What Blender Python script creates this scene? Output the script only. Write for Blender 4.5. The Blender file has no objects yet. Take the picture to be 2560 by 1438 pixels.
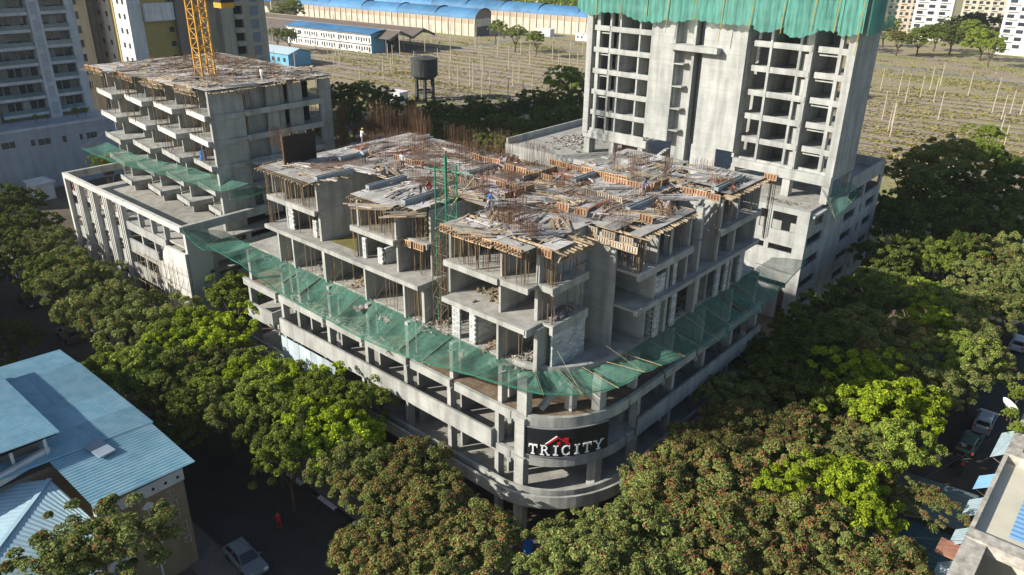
import bpy, bmesh, math, random
from mathutils import Vector, Matrix, Euler
random.seed(7)
R = math.radians
U = random.uniform
sc = bpy.context.scene
C = sc.collection
# ------------------------------------------------------------------ camera
F_PX, PITCH, HEAD, ROLL = 1938.0, R(24.413), R(40.653), R(0.898)
CAM = Vector((27.2, -38.6, 45.0))
fw = Vector((-math.sin(HEAD)*math.cos(PITCH), math.cos(HEAD)*math.cos(PITCH), -math.sin(PITCH)))
rt0 = Vector((math.cos(HEAD), math.sin(HEAD), 0)); up0 = rt0.cross(fw)
rt = rt0*math.cos(ROLL) + up0*math.sin(ROLL); up = -rt0*math.sin(ROLL) + up0*math.cos(ROLL)
cam_d = bpy.data.cameras.new('camera'); cam = bpy.data.objects.new('camera', cam_d); C.objects.link(cam)
m = Matrix((rt, up, -fw)).transposed().to_4x4(); m.translation = CAM
cam.matrix_world = m
cam_d.sensor_width = 36; cam_d.lens = F_PX/2560*36; cam_d.clip_end = 5000; cam_d.clip_start = 0.5
sc.camera = cam
def at(px, py, z):
    """ground / level position of a pixel of the 2560x1438 photograph on the height z"""
    r = fw + rt*((px-1280)/F_PX) - up*((py-719)/F_PX)
    t = (z-CAM.z)/r.z
    return CAM + r*t
def at_y(px, py, y):
    r = fw + rt*((px-1280)/F_PX) - up*((py-719)/F_PX)
    return CAM + r*((y-CAM.y)/r.y)
def at_x(px, py, x):
    r = fw + rt*((px-1280)/F_PX) - up*((py-719)/F_PX)
    return CAM + r*((x-CAM.x)/r.x)
# ------------------------------------------------------------------ sky and sun
SUN_EL, SUN_PSI = R(27.5), R(33)
w = bpy.data.worlds.new('World'); sc.world = w; w.use_nodes = True
nt = w.node_tree; bg = nt.nodes['Background']
sky = nt.nodes.new('ShaderNodeTexSky'); sky.sky_type = 'NISHITA'; sky.sun_disc = False
sdir = Vector((-math.sin(SUN_PSI)*math.cos(SUN_EL), -math.cos(SUN_PSI)*math.cos(SUN_EL), math.sin(SUN_EL)))
sky.sun_elevation = SUN_EL; sky.sun_rotation = math.atan2(sdir.x, sdir.y)
nt.links.new(sky.outputs[0], bg.inputs[0]); bg.inputs[1].default_value = 0.088
sl = bpy.data.lights.new('sun', 'SUN'); sl.energy = 5.0; sl.angle = R(0.5); sl.color = (1, .945, .84)
so = bpy.data.objects.new('sun', sl); C.objects.link(so); so.rotation_euler = (-sdir).to_track_quat('-Z', 'Y').to_euler()
sc.view_settings.view_transform = 'Standard'; sc.view_settings.look = 'None'
sc.view_settings.exposure = 0.66; sc.view_settings.gamma = 1; sc.view_settings.use_curve_mapping = False
# ------------------------------------------------------------------ materials
MATS = {}
def mk(name):
    m = bpy.data.materials.new(name); m.use_nodes = True
    return m, m.node_tree, m.node_tree.nodes['Principled BSDF']
def M(name, c1, c2=None, scale=.6, rough=.85, streak=0, rnd=0, bump=0, metal=0, island=0, spec=.3, big=0):
    """procedural colour from noise in world space; streak = vertical run marks, rnd = tone per object"""
    if name in MATS: return MATS[name]
    m, t, b = mk(name); N = t.nodes.new; L = t.links.new
    b.inputs['Roughness'].default_value = rough; b.inputs['Metallic'].default_value = metal
    b.inputs['Specular IOR Level'].default_value = spec
    c2 = c2 or tuple(v*.75 for v in c1)
    g = N('ShaderNodeNewGeometry')
    n = N('ShaderNodeTexNoise'); n.inputs['Scale'].default_value = scale; n.inputs['Detail'].default_value = 6; n.inputs['Roughness'].default_value = .65
    L(g.outputs['Position'], n.inputs['Vector'])
    cr = N('ShaderNodeValToRGB'); cr.color_ramp.elements[0].position = .32; cr.color_ramp.elements[1].position = .68
    cr.color_ramp.elements[0].color = (*c2, 1); cr.color_ramp.elements[1].color = (*c1, 1)
    L(n.outputs['Fac'], cr.inputs['Fac']); col = cr.outputs['Color']
    def mul(fac_out, lo, hi, col, p0=.3, p1=.7):
        mr = N('ShaderNodeMapRange'); mr.inputs[1].default_value = p0; mr.inputs[2].default_value = p1
        mr.inputs[3].default_value = lo; mr.inputs[4].default_value = hi; L(fac_out, mr.inputs[0])
        mx = N('ShaderNodeMix'); mx.data_type = 'RGBA'; mx.blend_type = 'MULTIPLY'; mx.inputs[0].default_value = 1
        L(col, mx.inputs[6]); L(mr.outputs[0], mx.inputs[7]); return mx.outputs[2]
    if streak:
        mp = N('ShaderNodeMapping'); mp.inputs['Scale'].default_value = (1.1, 1.1, .14); L(g.outputs['Position'], mp.inputs['Vector'])
        n2 = N('ShaderNodeTexNoise'); n2.inputs['Scale'].default_value = 1.0; n2.inputs['Detail'].default_value = 5; L(mp.outputs[0], n2.inputs['Vector'])
        col = mul(n2.outputs['Fac'], 1-streak, 1.06, col, .36, .56)
        # pour / lift lines
        mp2 = N('ShaderNodeMapping'); mp2.inputs['Scale'].default_value = (.05, .05, 1.9); L(g.outputs['Position'], mp2.inputs['Vector'])
        n3 = N('ShaderNodeTexNoise'); n3.inputs['Scale'].default_value = 1.0; n3.inputs['Detail'].default_value = 3; L(mp2.outputs[0], n3.inputs['Vector'])
        col = mul(n3.outputs['Fac'], 1-streak*.22, 1.03, col, .3, .7)
    if streak:   # shutter lift joints and rust blotches
        sx = N('ShaderNodeSeparateXYZ'); L(g.outputs['Position'], sx.inputs[0])
        md = N('ShaderNodeMath'); md.operation = 'MODULO'; md.inputs[1].default_value = 1.5; L(sx.outputs['Z'], md.inputs[0])
        col = mul(md.outputs[0], 1-streak*.9, 1, col, .03, .06)
        n6 = N('ShaderNodeTexNoise'); n6.inputs['Scale'].default_value = 1.3; n6.inputs['Detail'].default_value = 7; n6.inputs['Roughness'].default_value = .75; L(g.outputs['Position'], n6.inputs['Vector'])
        mr6 = N('ShaderNodeMapRange'); mr6.inputs[1].default_value = .60; mr6.inputs[2].default_value = .74; mr6.inputs[3].default_value = 0; mr6.inputs[4].default_value = min(.5, streak*2); L(n6.outputs['Fac'], mr6.inputs[0])
        mx6 = N('ShaderNodeMix'); mx6.data_type = 'RGBA'; L(mr6.outputs[0], mx6.inputs[0]); L(col, mx6.inputs[6]); mx6.inputs[7].default_value = (c1[0]*.62, c1[1]*.50, c1[2]*.40, 1); col = mx6.outputs[2]
    if big:
        n4 = N('ShaderNodeTexNoise'); n4.inputs['Scale'].default_value = .09; n4.inputs['Detail'].default_value = 4; L(g.outputs['Position'], n4.inputs['Vector'])
        col = mul(n4.outputs['Fac'], 1-big, 1+big*.5, col)
    if rnd:
        oi = N('ShaderNodeObjectInfo'); col = mul(oi.outputs['Random'], 1-rnd, 1+rnd*.6, col, 0, 1)
    if island:
        col = mul(g.outputs['Random Per Island'], 1-island, 1+island, col, 0, 1)
    L(col, b.inputs['Base Color'])
    if bump:
        bp = N('ShaderNodeBump'); bp.inputs['Strength'].default_value = bump; bp.inputs['Distance'].default_value = .05
        n5 = N('ShaderNodeTexNoise'); n5.inputs['Scale'].default_value = 6; n5.inputs['Detail'].default_value = 8; L(g.outputs['Position'], n5.inputs['Vector'])
        L(n5.outputs['Fac'], bp.inputs['Height']); L(bp.outputs[0], b.inputs['Normal'])
    MATS[name] = m; return m
conc = M('concrete', (.405, .405, .38), (.28, .28, .26), .5, .9, streak=.22, rnd=.10, bump=.3)
conc_t = M('tower_concrete', (.425, .43, .41), (.32, .325, .305), .5, .9, streak=.20, rnd=.05, bump=.25)
conc_f = M('floor_concrete', (.44, .425, .385), (.26, .25, .225), .8, .95, rnd=.06, bump=.4, big=.2)
dirty = M('dirty_floor', (.26, .20, .14), (.13, .085, .05), 1.6, .95, bump=.5, big=.3)
aac = M('aac_block', (.54, .55, .54), (.44, .45, .445), 2.5, .92, rnd=.3, bump=.2)
mortar = M('mortar', (.16, .16, .155))
ply = M('plywood', (.52, .50, .475), (.29, .265, .245), 1.1, .8, rnd=.5, bump=.2)
redply = M('red_shutter', (.36, .18, .12), (.23, .105, .07), 1.2, .7, rnd=.3)
wood = M('timber', (.46, .36, .24), (.27, .20, .13), 2, .8, rnd=.4)
rebar = M('rebar_rust', (.155, .082, .045), (.085, .045, .028), 3, .8)
propm = M('prop_steel', (.22, .15, .095), (.12, .075, .045), 2, .7, rnd=.5)
panelm = M('shaded_brown_shutter', (.035, .026, .021), (.02, .015, .012), 1.5, .6)  # brown taken near black to hold the panel's shade
whitep = M('white_paint', (.72, .72, .70), (.60, .60, .585), .7, .7, streak=.12, rnd=.05)
asphalt = M('asphalt', (.06, .057, .052), (.042, .04, .038), .6, .9, bump=.3, big=.25)
earth = M('earth', (.17, .13, .09), (.10, .08, .055), .5, .95, bump=.4, big=.3)
paver = M('footpath', (.21, .18, .15), (.14, .12, .10), 1.2, .9, bump=.2, big=.2)
dark = M('dark_void', (.03, .03, .03), (.02, .02, .02))  # near-black colour put in for shade inside openings and under roofs
bark = M('bark', (.12, .085, .06), (.07, .05, .035), 4, .95)
yellow = M('crane_yellow', (.62, .33, .035), (.48, .24, .03), 2, .5)
greenst = M('green_steel', (.03, .22, .12), (.02, .15, .085), 2, .5)
blackp = M('black_paint', (.018, .02, .022), (.012, .013, .015), 1, .45)
redp = M('red_paint', (.6, .02, .03), (.5, .015, .02), 1, .5)
letterp = M('letter_white', (.82, .82, .80), (.76, .76, .75), 1, .5)
bamboo = M('bamboo', (.42, .34, .20), (.28, .21, .11), 3, .8, rnd=.3)
bluep = M('blue_plastic', (.02, .14, .42), (.015, .10, .32), 1, .4)
tyre = M('tyre_rubber', (.02, .02, .02), (.015, .015, .015))
chrome = M('rim_metal', (.5, .5, .5), (.4, .4, .4), 1, .35, metal=.8)
rubble = M('rubble', (.40, .37, .33), (.22, .20, .18), 3, .95, island=.35)
def glassm(name, c, rough=.08, rnd=.3):
    return M(name, c, tuple(v*.6 for v in c), .5, rough, rnd=rnd, spec=.8)
glass = glassm('window_glass', (.05, .065, .075))
def netmat(name, c, op):
    m, t, b = mk(name); N = t.nodes.new; L = t.links.new
    t.nodes.remove(b); out = t.nodes['Material Output']
    g = N('ShaderNodeNewGeometry')
    mp = N('ShaderNodeMapping'); mp.inputs['Scale'].default_value = (3.2, 3.2, .5); L(g.outputs['Position'], mp.inputs[0])
    n = N('ShaderNodeTexNoise'); n.inputs['Scale'].default_value = 1.2; n.inputs['Detail'].default_value = 5; L(mp.outputs[0], n.inputs[0])
    cr = N('ShaderNodeValToRGB'); cr.color_ramp.elements[0].position = .3; cr.color_ramp.elements[1].position = .7
    cr.color_ramp.elements[0].color = (*[v*.62 for v in c], 1); cr.color_ramp.elements[1].color = (*c, 1); L(n.outputs[0], cr.inputs[0])
    d = N('ShaderNodeBsdfDiffuse'); tr = N('ShaderNodeBsdfTranslucent'); L(cr.outputs[0], d.inputs[0]); L(cr.outputs[0], tr.inputs[0])
    a = N('ShaderNodeMixShader'); a.inputs[0].default_value = .4; L(d.outputs[0], a.inputs[1]); L(tr.outputs[0], a.inputs[2])
    tp = N('ShaderNodeBsdfTransparent'); s = N('ShaderNodeMixShader')
    n2 = N('ShaderNodeTexNoise'); n2.inputs['Scale'].default_value = .45; L(g.outputs['Position'], n2.inputs[0])
    mr = N('ShaderNodeMapRange'); mr.inputs[1].default_value = .3; mr.inputs[2].default_value = .7; mr.inputs[3].default_value = op-.14; mr.inputs[4].default_value = op+.12
    L(n2.outputs[0], mr.inputs[0]); L(mr.outputs[0], s.inputs[0]); L(tp.outputs[0], s.inputs[1]); L(a.outputs[0], s.inputs[2])
    L(s.outputs[0], out.inputs[0]); return m
net_m = netmat('green_net', (.18, .40, .31), .54)
net_t = netmat('teal_net', (.20, .54, .45), .82)
def leafm(name, c1, c2, c3):
    """leaf colour varies leaf by leaf and tree by tree"""
    m, t, b = mk(name); N = t.nodes.new; L = t.links.new
    t.nodes.remove(b); out = t.nodes['Material Output']
    g = N('ShaderNodeNewGeometry'); cr = N('ShaderNodeValToRGB'); e = cr.color_ramp.elements
    e[0].position = 0; e[0].color = (*c1, 1); e[1].position = 1; e[1].color = (*c3, 1)
    k = e.new(.55); k.color = (*c2, 1); L(g.outputs['Random Per Island'], cr.inputs[0])
    oi = N('ShaderNodeObjectInfo'); mr = N('ShaderNodeMapRange'); mr.inputs[3].default_value = .78; mr.inputs[4].default_value = 1.2; L(oi.outputs['Random'], mr.inputs[0])
    mx = N('ShaderNodeMix'); mx.data_type = 'RGBA'; mx.blend_type = 'MULTIPLY'; mx.inputs[0].default_value = 1; L(cr.outputs[0], mx.inputs[6]); L(mr.outputs[0], mx.inputs[7])
    d = N('ShaderNodeBsdfDiffuse'); tr = N('ShaderNodeBsdfTranslucent'); L(mx.outputs[2], d.inputs[0]); L(mx.outputs[2], tr.inputs[0])
    s = N('ShaderNodeMixShader'); s.inputs[0].default_value = .28; L(d.outputs[0], s.inputs[1]); L(tr.outputs[0], s.inputs[2]); L(s.outputs[0], out.inputs[0])
    return m
leaf_olive = leafm('leaf_olive', (0.1074, 0.1445, 0.0459), (0.2147, 0.2594, 0.0765), (0.3399, 0.3705, 0.1148))
leaf_lime = leafm('leaf_lime', (0.1602, 0.2387, 0.0182), (0.3058, 0.3931, 0.026), (0.4659, 0.5335, 0.039))
leaf_dark = leafm('leaf_dark', (0.0617, 0.0919, 0.0243), (0.1158, 0.1531, 0.0351), (0.2007, 0.2374, 0.054))
leaf_mid = leafm('leaf_mid', (0.1131, 0.1721, 0.0319), (0.2168, 0.281, 0.0479), (0.3582, 0.4078, 0.0718))
pod = leafm('seed_pod', (0.195, 0.0792, 0.0408), (0.2925, 0.1214, 0.0612), (0.39, 0.1742, 0.0867))
# ------------------------------------------------------------------ mesh helpers
class MB:
    def __init__(s): s.v = []; s.f = []; s.mi = []; s.k = 0
    def add(s, vs, fs):
        o = len(s.v); s.v += [tuple(v) for v in vs]; s.f += [tuple(i+o for i in f) for f in fs]; s.mi += [s.k]*len(fs); return s
    def box(s, x0, x1, y0, y1, z0, z1):
        return s.add([(x0,y0,z0),(x1,y0,z0),(x1,y1,z0),(x0,y1,z0),(x0,y0,z1),(x1,y0,z1),(x1,y1,z1),(x0,y1,z1)],
                     [(0,3,2,1),(4,5,6,7),(0,1,5,4),(1,2,6,5),(2,3,7,6),(3,0,4,7)])
    def bar(s, p, q, w, h=None, n=4):
        p = Vector(p); q = Vector(q); h = h or w; d = (q-p).normalized()
        a = d.cross(Vector((0,0,1)));
        if a.length < 1e-4: a = Vector((1,0,0))
        a.normalize(); b = a.cross(d)
        vs = []
        for e in (p, q):
            for i in range(n):
                t = 2*math.pi*(i+.5)/n; k = 1.414 if n == 4 else 1
                vs.append(e + a*math.cos(t)*w*.5*k + b*math.sin(t)*h*.5*k)
        fs = [(i, (i+1) % n, n+(i+1) % n, n+i) for i in range(n)] + [tuple(range(n-1, -1, -1)), tuple(range(n, 2*n))]
        return s.add(vs, fs)
    def prism(s, pts, z0, z1):
        n = len(pts)
        vs = [(x, y, z0) for x, y in pts] + [(x, y, z1) for x, y in pts]
        return s.add(vs, [(i, (i+1) % n, n+(i+1) % n, n+i) for i in range(n)] + [tuple(range(n-1, -1, -1)), tuple(range(n, 2*n))])
    def lathe(s, prof, cx=0, cy=0, n=16, cap=True):
        vs = [(cx+r*math.cos(2*math.pi*i/n), cy+r*math.sin(2*math.pi*i/n), z) for r, z in prof for i in range(n)]
        fs = [(j*n+i, j*n+(i+1) % n, (j+1)*n+(i+1) % n, (j+1)*n+i) for j in range(len(prof)-1) for i in range(n)]
        if cap: fs += [tuple(range(n-1, -1, -1)), tuple(range((len(prof)-1)*n, len(prof)*n))]
        return s.add(vs, fs)
    def grid(s, fn, nu, nv):
        vs = [fn(i/nu, j/nv) for j in range(nv+1) for i in range(nu+1)]
        return s.add(vs, [(j*(nu+1)+i, j*(nu+1)+i+1, (j+1)*(nu+1)+i+1, (j+1)*(nu+1)+i) for j in range(nv) for i in range(nu)])
    def mesh(s, name, mats, smooth=False):
        me = bpy.data.meshes.new(name); me.from_pydata(s.v, [], s.f)
        for mm in (mats if isinstance(mats, (list, tuple)) else [mats]): me.materials.append(mm)
        if any(s.mi): me.polygons.foreach_set('material_index', s.mi)
        if smooth: me.polygons.foreach_set('use_smooth', [True]*len(s.f))
        me.update(); return me
    def build(s, name, mats, parent=None, smooth=False):
        return link(bpy.data.objects.new(name, s.mesh(name, mats, smooth)), parent)
W = {}
def wm(o):
    return W.get(o.name) or Matrix()
def link(o, parent=None):
    C.objects.link(o)
    if parent is not None:
        o.parent = parent; o.matrix_parent_inverse = wm(parent).inverted()
    W[o.name] = o.matrix_basis.copy()          # shapes are laid out in world space
    return o
def tag(o, label=None, cat=None, group=None, kind=None):
    if label: o['label'] = label
    if cat: o['category'] = cat
    if group: o['group'] = group
    if kind: o['kind'] = kind
    return o
def thing(name, label, cat, loc=(0,0,0), group=None):
    o = bpy.data.objects.new(name, None); o.location = loc; o.empty_display_size = .3
    link(o); return tag(o, label, cat, group)
def struct(name, mb, mat, parent=None):
    o = mb.build(name, mat, parent); o['kind'] = 'structure'; return o
CUBE = {}
def cube(mat):
    if mat.name not in CUBE: CUBE[mat.name] = MB().box(-.5,.5,-.5,.5,-.5,.5).mesh('block_'+mat.name, mat)
    return CUBE[mat.name]
def B(root, name, mat, x0, x1, y0, y1, z0, z1, rz=0, j=.003):
    """one box-shaped piece; each side a few mm uneven so no two faces share a plane"""
    o = bpy.data.objects.new(name, cube(mat))
    a = [U(0, j) for _ in range(6)]
    x0 -= a[0]; x1 += a[1]; y0 -= a[2]; y1 += a[3]; z0 -= a[4]; z1 += a[5]
    o.location = ((x0+x1)/2, (y0+y1)/2, (z0+z1)/2); o.scale = (abs(x1-x0), abs(y1-y0), abs(z1-z0)); o.rotation_euler.z = rz
    return link(o, root)
ROD = {}
def rod(root, name, mat, p, q, r, n=6):
    key = (mat.name, n)
    if key not in ROD: ROD[key] = MB().lathe([(1, 0), (1, 1)], n=n).mesh('rod_'+mat.name, mat)
    p = Vector(p); q = Vector(q); d = q-p
    o = bpy.data.objects.new(name, ROD[key]); o.location = p; o.scale = (r, r, d.length)
    o.rotation_euler = d.to_track_quat('Z', 'Y').to_euler(); return link(o, root)
def copy_tree(o, parent=None):
    c = o.copy(); C.objects.link(c)
    if parent is not None: c.parent = parent
    for ch in list(o.children): copy_tree(ch, c)
    return c
ORD = ['first','second','third','fourth','fifth','sixth','seventh','eighth','ninth','tenth','eleventh','twelfth','thirteenth','fourteenth','fifteenth','sixteenth','seventeenth','eighteenth','nineteenth','twentieth']
ORD += ['twenty-'+o for o in ORD[:9]] + ['thirtieth'] + ['thirty-'+o for o in ORD[:9]] + ['fortieth'] + ['forty-'+o for o in ORD[:9]]+['fiftieth'] + ['fifty-'+o for o in ORD[:9]]
L1, L2, L3, L4, L5, L6, RF = 4.0, 7.6, 11.3, 14.9, 18.8, 21.8, 24.8
# ------------------------------------------------------------------ ground, streets, yard
struct('ground', MB().add([(-1500,-600,0),(1500,-600,0),(1500,2500,0),(-1500,2500,0)], [(0,1,2,3)]), earth)
def drymat():
    m, t, b = mk('dry_yard'); N = t.nodes.new; L = t.links.new
    g = N('ShaderNodeNewGeometry'); mp = N('ShaderNodeMapping'); mp.inputs['Rotation'].default_value = (0,0,R(-6)); mp.inputs['Scale'].default_value = (.35, 1.5, 1)
    L(g.outputs['Position'], mp.inputs[0])
    n1 = N('ShaderNodeTexNoise'); n1.inputs['Scale'].default_value = .05; n1.inputs['Detail'].default_value = 9; n1.inputs['Roughness'].default_value = .7; L(mp.outputs[0], n1.inputs[0])
    cr = N('ShaderNodeValToRGB'); e = cr.color_ramp.elements
    e[0].position = .34; e[0].color = (0.195, 0.208, 0.058, 1); e[1].position = .74; e[1].color = (0.43, 0.34, 0.215, 1)
    k = e.new(.44); k.color = (0.25, 0.235, 0.085, 1); k = e.new(.53); k.color = (0.315, 0.255, 0.145, 1); k = e.new(.62); k.color = (0.245, 0.20, 0.155, 1)
    L(n1.outputs[0], cr.inputs[0])
    n2 = N('ShaderNodeTexNoise'); n2.inputs['Scale'].default_value = .9; n2.inputs['Detail'].default_value = 8; L(g.outputs['Position'], n2.inputs[0])
    mr = N('ShaderNodeMapRange'); mr.inputs[1].default_value = .3; mr.inputs[2].default_value = .7; mr.inputs[3].default_value = .62; mr.inputs[4].default_value = 1.25; L(n2.outputs[0], mr.inputs[0])
    mx = N('ShaderNodeMix'); mx.data_type = 'RGBA'; mx.blend_type = 'MULTIPLY'; mx.inputs[0].default_value = 1; L(cr.outputs[0], mx.inputs[6]); L(mr.outputs[0], mx.inputs[7])
    L(mx.outputs[2], b.inputs['Base Color']); b.inputs['Roughness'].default_value = .95
    return m
dry = drymat()
struct('railway_yard', MB().add([(-700,95,.006),(120,90,.006),(700,400,.006),(-200,1600,.006),(-900,900,.006)], [(0,1,2,3,4)]), dry)
struct('street', MB().box(-260,60,-17.2,-8.6,-.2,.012), asphalt)
struct('side_street', MB().box(13.2,23.0,-8.5,180,-.2,.010), asphalt)
fp = struct('footpath', MB().box(-260,12.9,-8.2,-5.4,0,.13), paver)
struct('footpath', MB().box(10.2,12.9,-5.4,120,0,.13), paver)
struct('footpath', MB().box(-260,12.9,-20,-17.45,0,.13), paver)
for k in range(44):
    B(fp, 'kerb_stone', whitep if k % 2 else blackp, -95+k*2.4, -92.65+k*2.4, -8.55, -8.2, 0, .15)
struct('site_yard', MB().box(-131,1.5,-5.2,90,-.1,.012), M('site_earth', (.15,.12,.085), (.085,.07,.05), .35, .95, bump=.5, big=.35))
# a lit gravel track and a service road crossing the yard
def strip(name, pts, wd, z, mat):
    mb = MB(); vs = []
    for i, p in enumerate(pts):
        a = Vector(pts[max(i-1,0)]); b = Vector(pts[min(i+1,len(pts)-1)]); d = (b-a).normalized(); n = Vector((-d.y, d.x))
        vs += [(p[0]+n.x*wd/2, p[1]+n.y*wd/2, z), (p[0]-n.x*wd/2, p[1]-n.y*wd/2, z)]
    return struct(name, mb.add(vs, [(2*i, 2*i+2, 2*i+3, 2*i+1) for i in range(len(pts)-1)]), mat)
ballast = M('ballast', (.20,.165,.145), (.12,.098,.088), .7, .95, big=.3, bump=.4)
gravel = M('gravel_track', (.34,.28,.20), (.25,.20,.14), .5, .95, big=.2)
gr_road = M('service_road', (.26,.25,.235), (.2,.19,.18), .4, .9, big=.2)
strip('service_road', [tuple(at(*p, 0).xy) for p in ((1085,225),(1250,245),(1420,268),(1520,285))], 5, .02, gr_road)
strip('service_road', [tuple(at(*p, 0).xy) for p in ((2180,165),(2280,172),(2400,188),(2560,212))], 6, .02, gr_road)
strip('dirt_track', [tuple(at(*p, 0).xy) for p in ((2170,118),(2300,140),(2420,170),(2560,205))], 14, .016, gravel)
strip('service_road', [tuple(at(*p, 0).xy) for p in ((960,138),(1160,122),(1290,96),(1420,92))], 5, .02, gr_road)
railm = M('rail_steel', (.34,.28,.23), (.25,.2,.16), 1, .4)
TD = Vector((math.cos(R(6)), math.sin(R(6)))); TN = Vector((-TD.y, TD.x))
for k in range(15):
    o = Vector((-150, 126)) + TN*(k*7.2 + U(-.6,.6)); a = o - TD*190; b = o + TD*210
    tr = strip('railway_track', [tuple(a), tuple(b)], 3.8, .02+.0005*k, ballast)
    for s in (-.8, .8):
        mb = MB().bar((*(a+TN*s), .14), (*(b+TN*s), .14), .14, .16); mb.build('rail', railm, tr)
# ------------------------------------------------------------------ corner building: podium
cb = thing('corner_building', 'unfinished concrete corner building with curved front, open floors and black name board', 'building', (-22, 15, 0))
def bow(off=0, n=14, x0=-43.8, y1=32.0, closed=True, inset=0):
    """outline of the podium: left street side, rounded corner, right street side; off pushes it outward"""
    cx, cy, rx, ry = -6.5, 7.7, 6.5+off, 7.7+off
    pts = [(x0, -off)]
    for i in range(n+1):
        t = -math.pi/2 + math.pi/2*i/n
        pts.append((cx+rx*math.cos(t), cy+ry*math.sin(t)))
    pts.append((off, y1)); return pts
def band(root, name, mat, outer, inner, z0, z1):
    """curved wall strip between two outlines"""
    mb = MB(); n = len(outer)
    vs = [(x, y, z0) for x, y in outer] + [(x, y, z0) for x, y in inner] + [(x, y, z1) for x, y in outer] + [(x, y, z1) for x, y in inner]
    fs = []
    for i in range(n-1):
        fs += [(i, i+1, 2*n+i+1, 2*n+i), (n+i+1, n+i, 3*n+i, 3*n+i+1), (2*n+i, 2*n+i+1, 3*n+i+1, 3*n+i), (n+i, n+i+1, i+1, i)]
    fs += [(0, 2*n, 3*n, n), (n-1, 2*n-1, 4*n-1, 3*n-1)]
    return mb.add(vs, fs).build(name, mat, root)
for z, off in ((L1, -.4), (L2, -.35), (L3, -.35), (L4, -1.25)):
    pts = bow(off) + [(-12, 32.0), (-12, 26), (-43.8, 26)]
    MB().prism(pts, z-.22, z).build('floor_slab', dirty if z == L3 else conc_f, cb)
# edge beams: bays on the straight left side, one curved beam round the corner
COLX = [-42.9, -36.9, -34.1, -29.2, -23.5, -18.2, -12.8, -7.4]
COLY = [9.5, 15.0, 20.5, 26.0, 31.5]
for z in (L2, L3):
    for i, (a, b) in enumerate([(-43.8,-37.8),(-37.25,-29.9),(-29.35,-24.1),(-23.55,-18.0),(-17.45,-12.6),(-12.05,-5.9)]):
        B(cb, 'edge_beam', conc, a, b, -.02, .32, z-.62, z+.12)
        B(cb, 'corbel', conc, b-.16, b+.16, -.1, .34, z-.95, z-.55)
    c0 = bow(0, 18)[1:-1]; c1 = bow(-.32, 18)[1:-1]
    band(cb, 'curved_beam', conc, c0, c1, z-.75, z+.16)
    for a, b in ((7.9,13),(13.4,18.6),(19,24.4),(24.8,31.9)):
        B(cb, 'edge_beam', conc, -.32, .02, a, b, z-.62, z+.12); B(cb, 'corbel', conc, -.3, .1, b-.15, b+.15, z-.95, z-.55)
# first-floor canopy with upstand, running round the corner
for off, i0, z0, z1 in ((1.15, .95, L1-.35, L1+.75), (1.1, -.3, L1-.42, L1-.20), (.55, .30, L1+.0, L1+.95)):
    band(cb, 'canopy' if i0 > .9 else ('canopy_slab' if i0 < 0 else 'upstand'), conc, bow(off, 18), bow(i0 if i0 > 0 else -.3, 18), z0, z1)
# solid parapets of the second floor
B(cb, 'parapet', conc, -42.9, -38.3, -.36, -.16, L2-.15, L2+1.5); B(cb, 'parapet', conc, -38.5, -38.3, -.16, 1.6, L2-.1, L2+1.48)
B(cb, 'parapet', conc, -37.0, -7.6, -.36, -.16, L2-.25, L2+1.42); B(cb, 'parapet', conc, -7.8, -7.6, -.16, 1.6, L2-.1, L2+1.4)
B(cb, 'parapet', conc, -37.0, -36.8, -.16, 1.6, L2-.1, L2+1.4)
B(cb, 'parapet', conc, .16, .36, 9.0, 31.9, L2-.25, L2+1.4)
# columns floor by floor
for z0, z1 in ((0, L1-.2), (L1, L2-.2), (L2, L3-.2), (L3, L4-.2)):
    o = 0 if z0 < L3 else 1.15
    for i, x in enumerate(COLX):
        B(cb, 'column', conc, x-.2, x+.2, .08+o*.3, .78+o*.3, z0, z1)
        for y in (7.5, 14.0, 20.5): B(cb, 'column', conc, x-.25, x+.25, y, y+.7, z0, z1)
    for y in COLY:
        B(cb, 'column', conc, -.85-o*.4, -.1-o*.4, y-.22, y+.22, z0, z1)
        for x in (-7.2,): B(cb, 'column', conc, x-.3, x+.3, y-.2, y+.2, z0, z1)
    B(cb, 'column', conc, -5.5, -4.55, .06+o*.2, .75+o*.2, z0, z1)           # broad pier left of the name board
    B(cb, 'column', conc, -1.55, -.75, 4.6, 5.5, z0, z1)
    if z0 > 0: B(cb, 'partition_wall', conc, -43, -9, 9.4, 9.6, z0, z1)
    if z0 > 0: B(cb, 'partition_wall', conc, -9.1, -8.9, 9.4, 31, z0, z1)
for x in (-38.5, -31, -20.4, -14.5):
    B(cb, 'partition_wall', conc, x-.1, x+.1, 2.4, 9.4, L2, L3-.22); B(cb, 'partition_wall', conc, x-.1, x+.1, 3.0, 9.4, L3, L4-.22)
    B(cb, 'partition_wall', conc, x-.1, x+.1, 2.4, 9.4, L1, L2-.22)
for x in COLX[1:]:
    for z0, z1 in ((L1, L2-.22), (L2, L3-.22), (L3, L4-.22)): B(cb, 'cross_wall', conc, x-.1, x+.1, 1.5, 6.2, z0, z1)
for y in COLY:
    for z0, z1 in ((L1, L2-.22), (L2, L3-.22), (L3, L4-.22)): B(cb, 'cross_wall', conc, -6.4, -1.5, y-.1, y+.1, z0, z1)
# concrete struts seen behind the curved bay under the net
MB().bar((-4.2,1.6,L3+.3),(-2.9,3.6,L4-.5),.5,.4).bar((-1.2,5.2,L3+.3),(-2.9,3.6,L4-.5),.5,.4).build('raking_beam', conc, cb)
B(cb, 'stub_column', conc, -3.1, -2.4, 3.2, 3.9, L3, L4-1.1)
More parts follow.
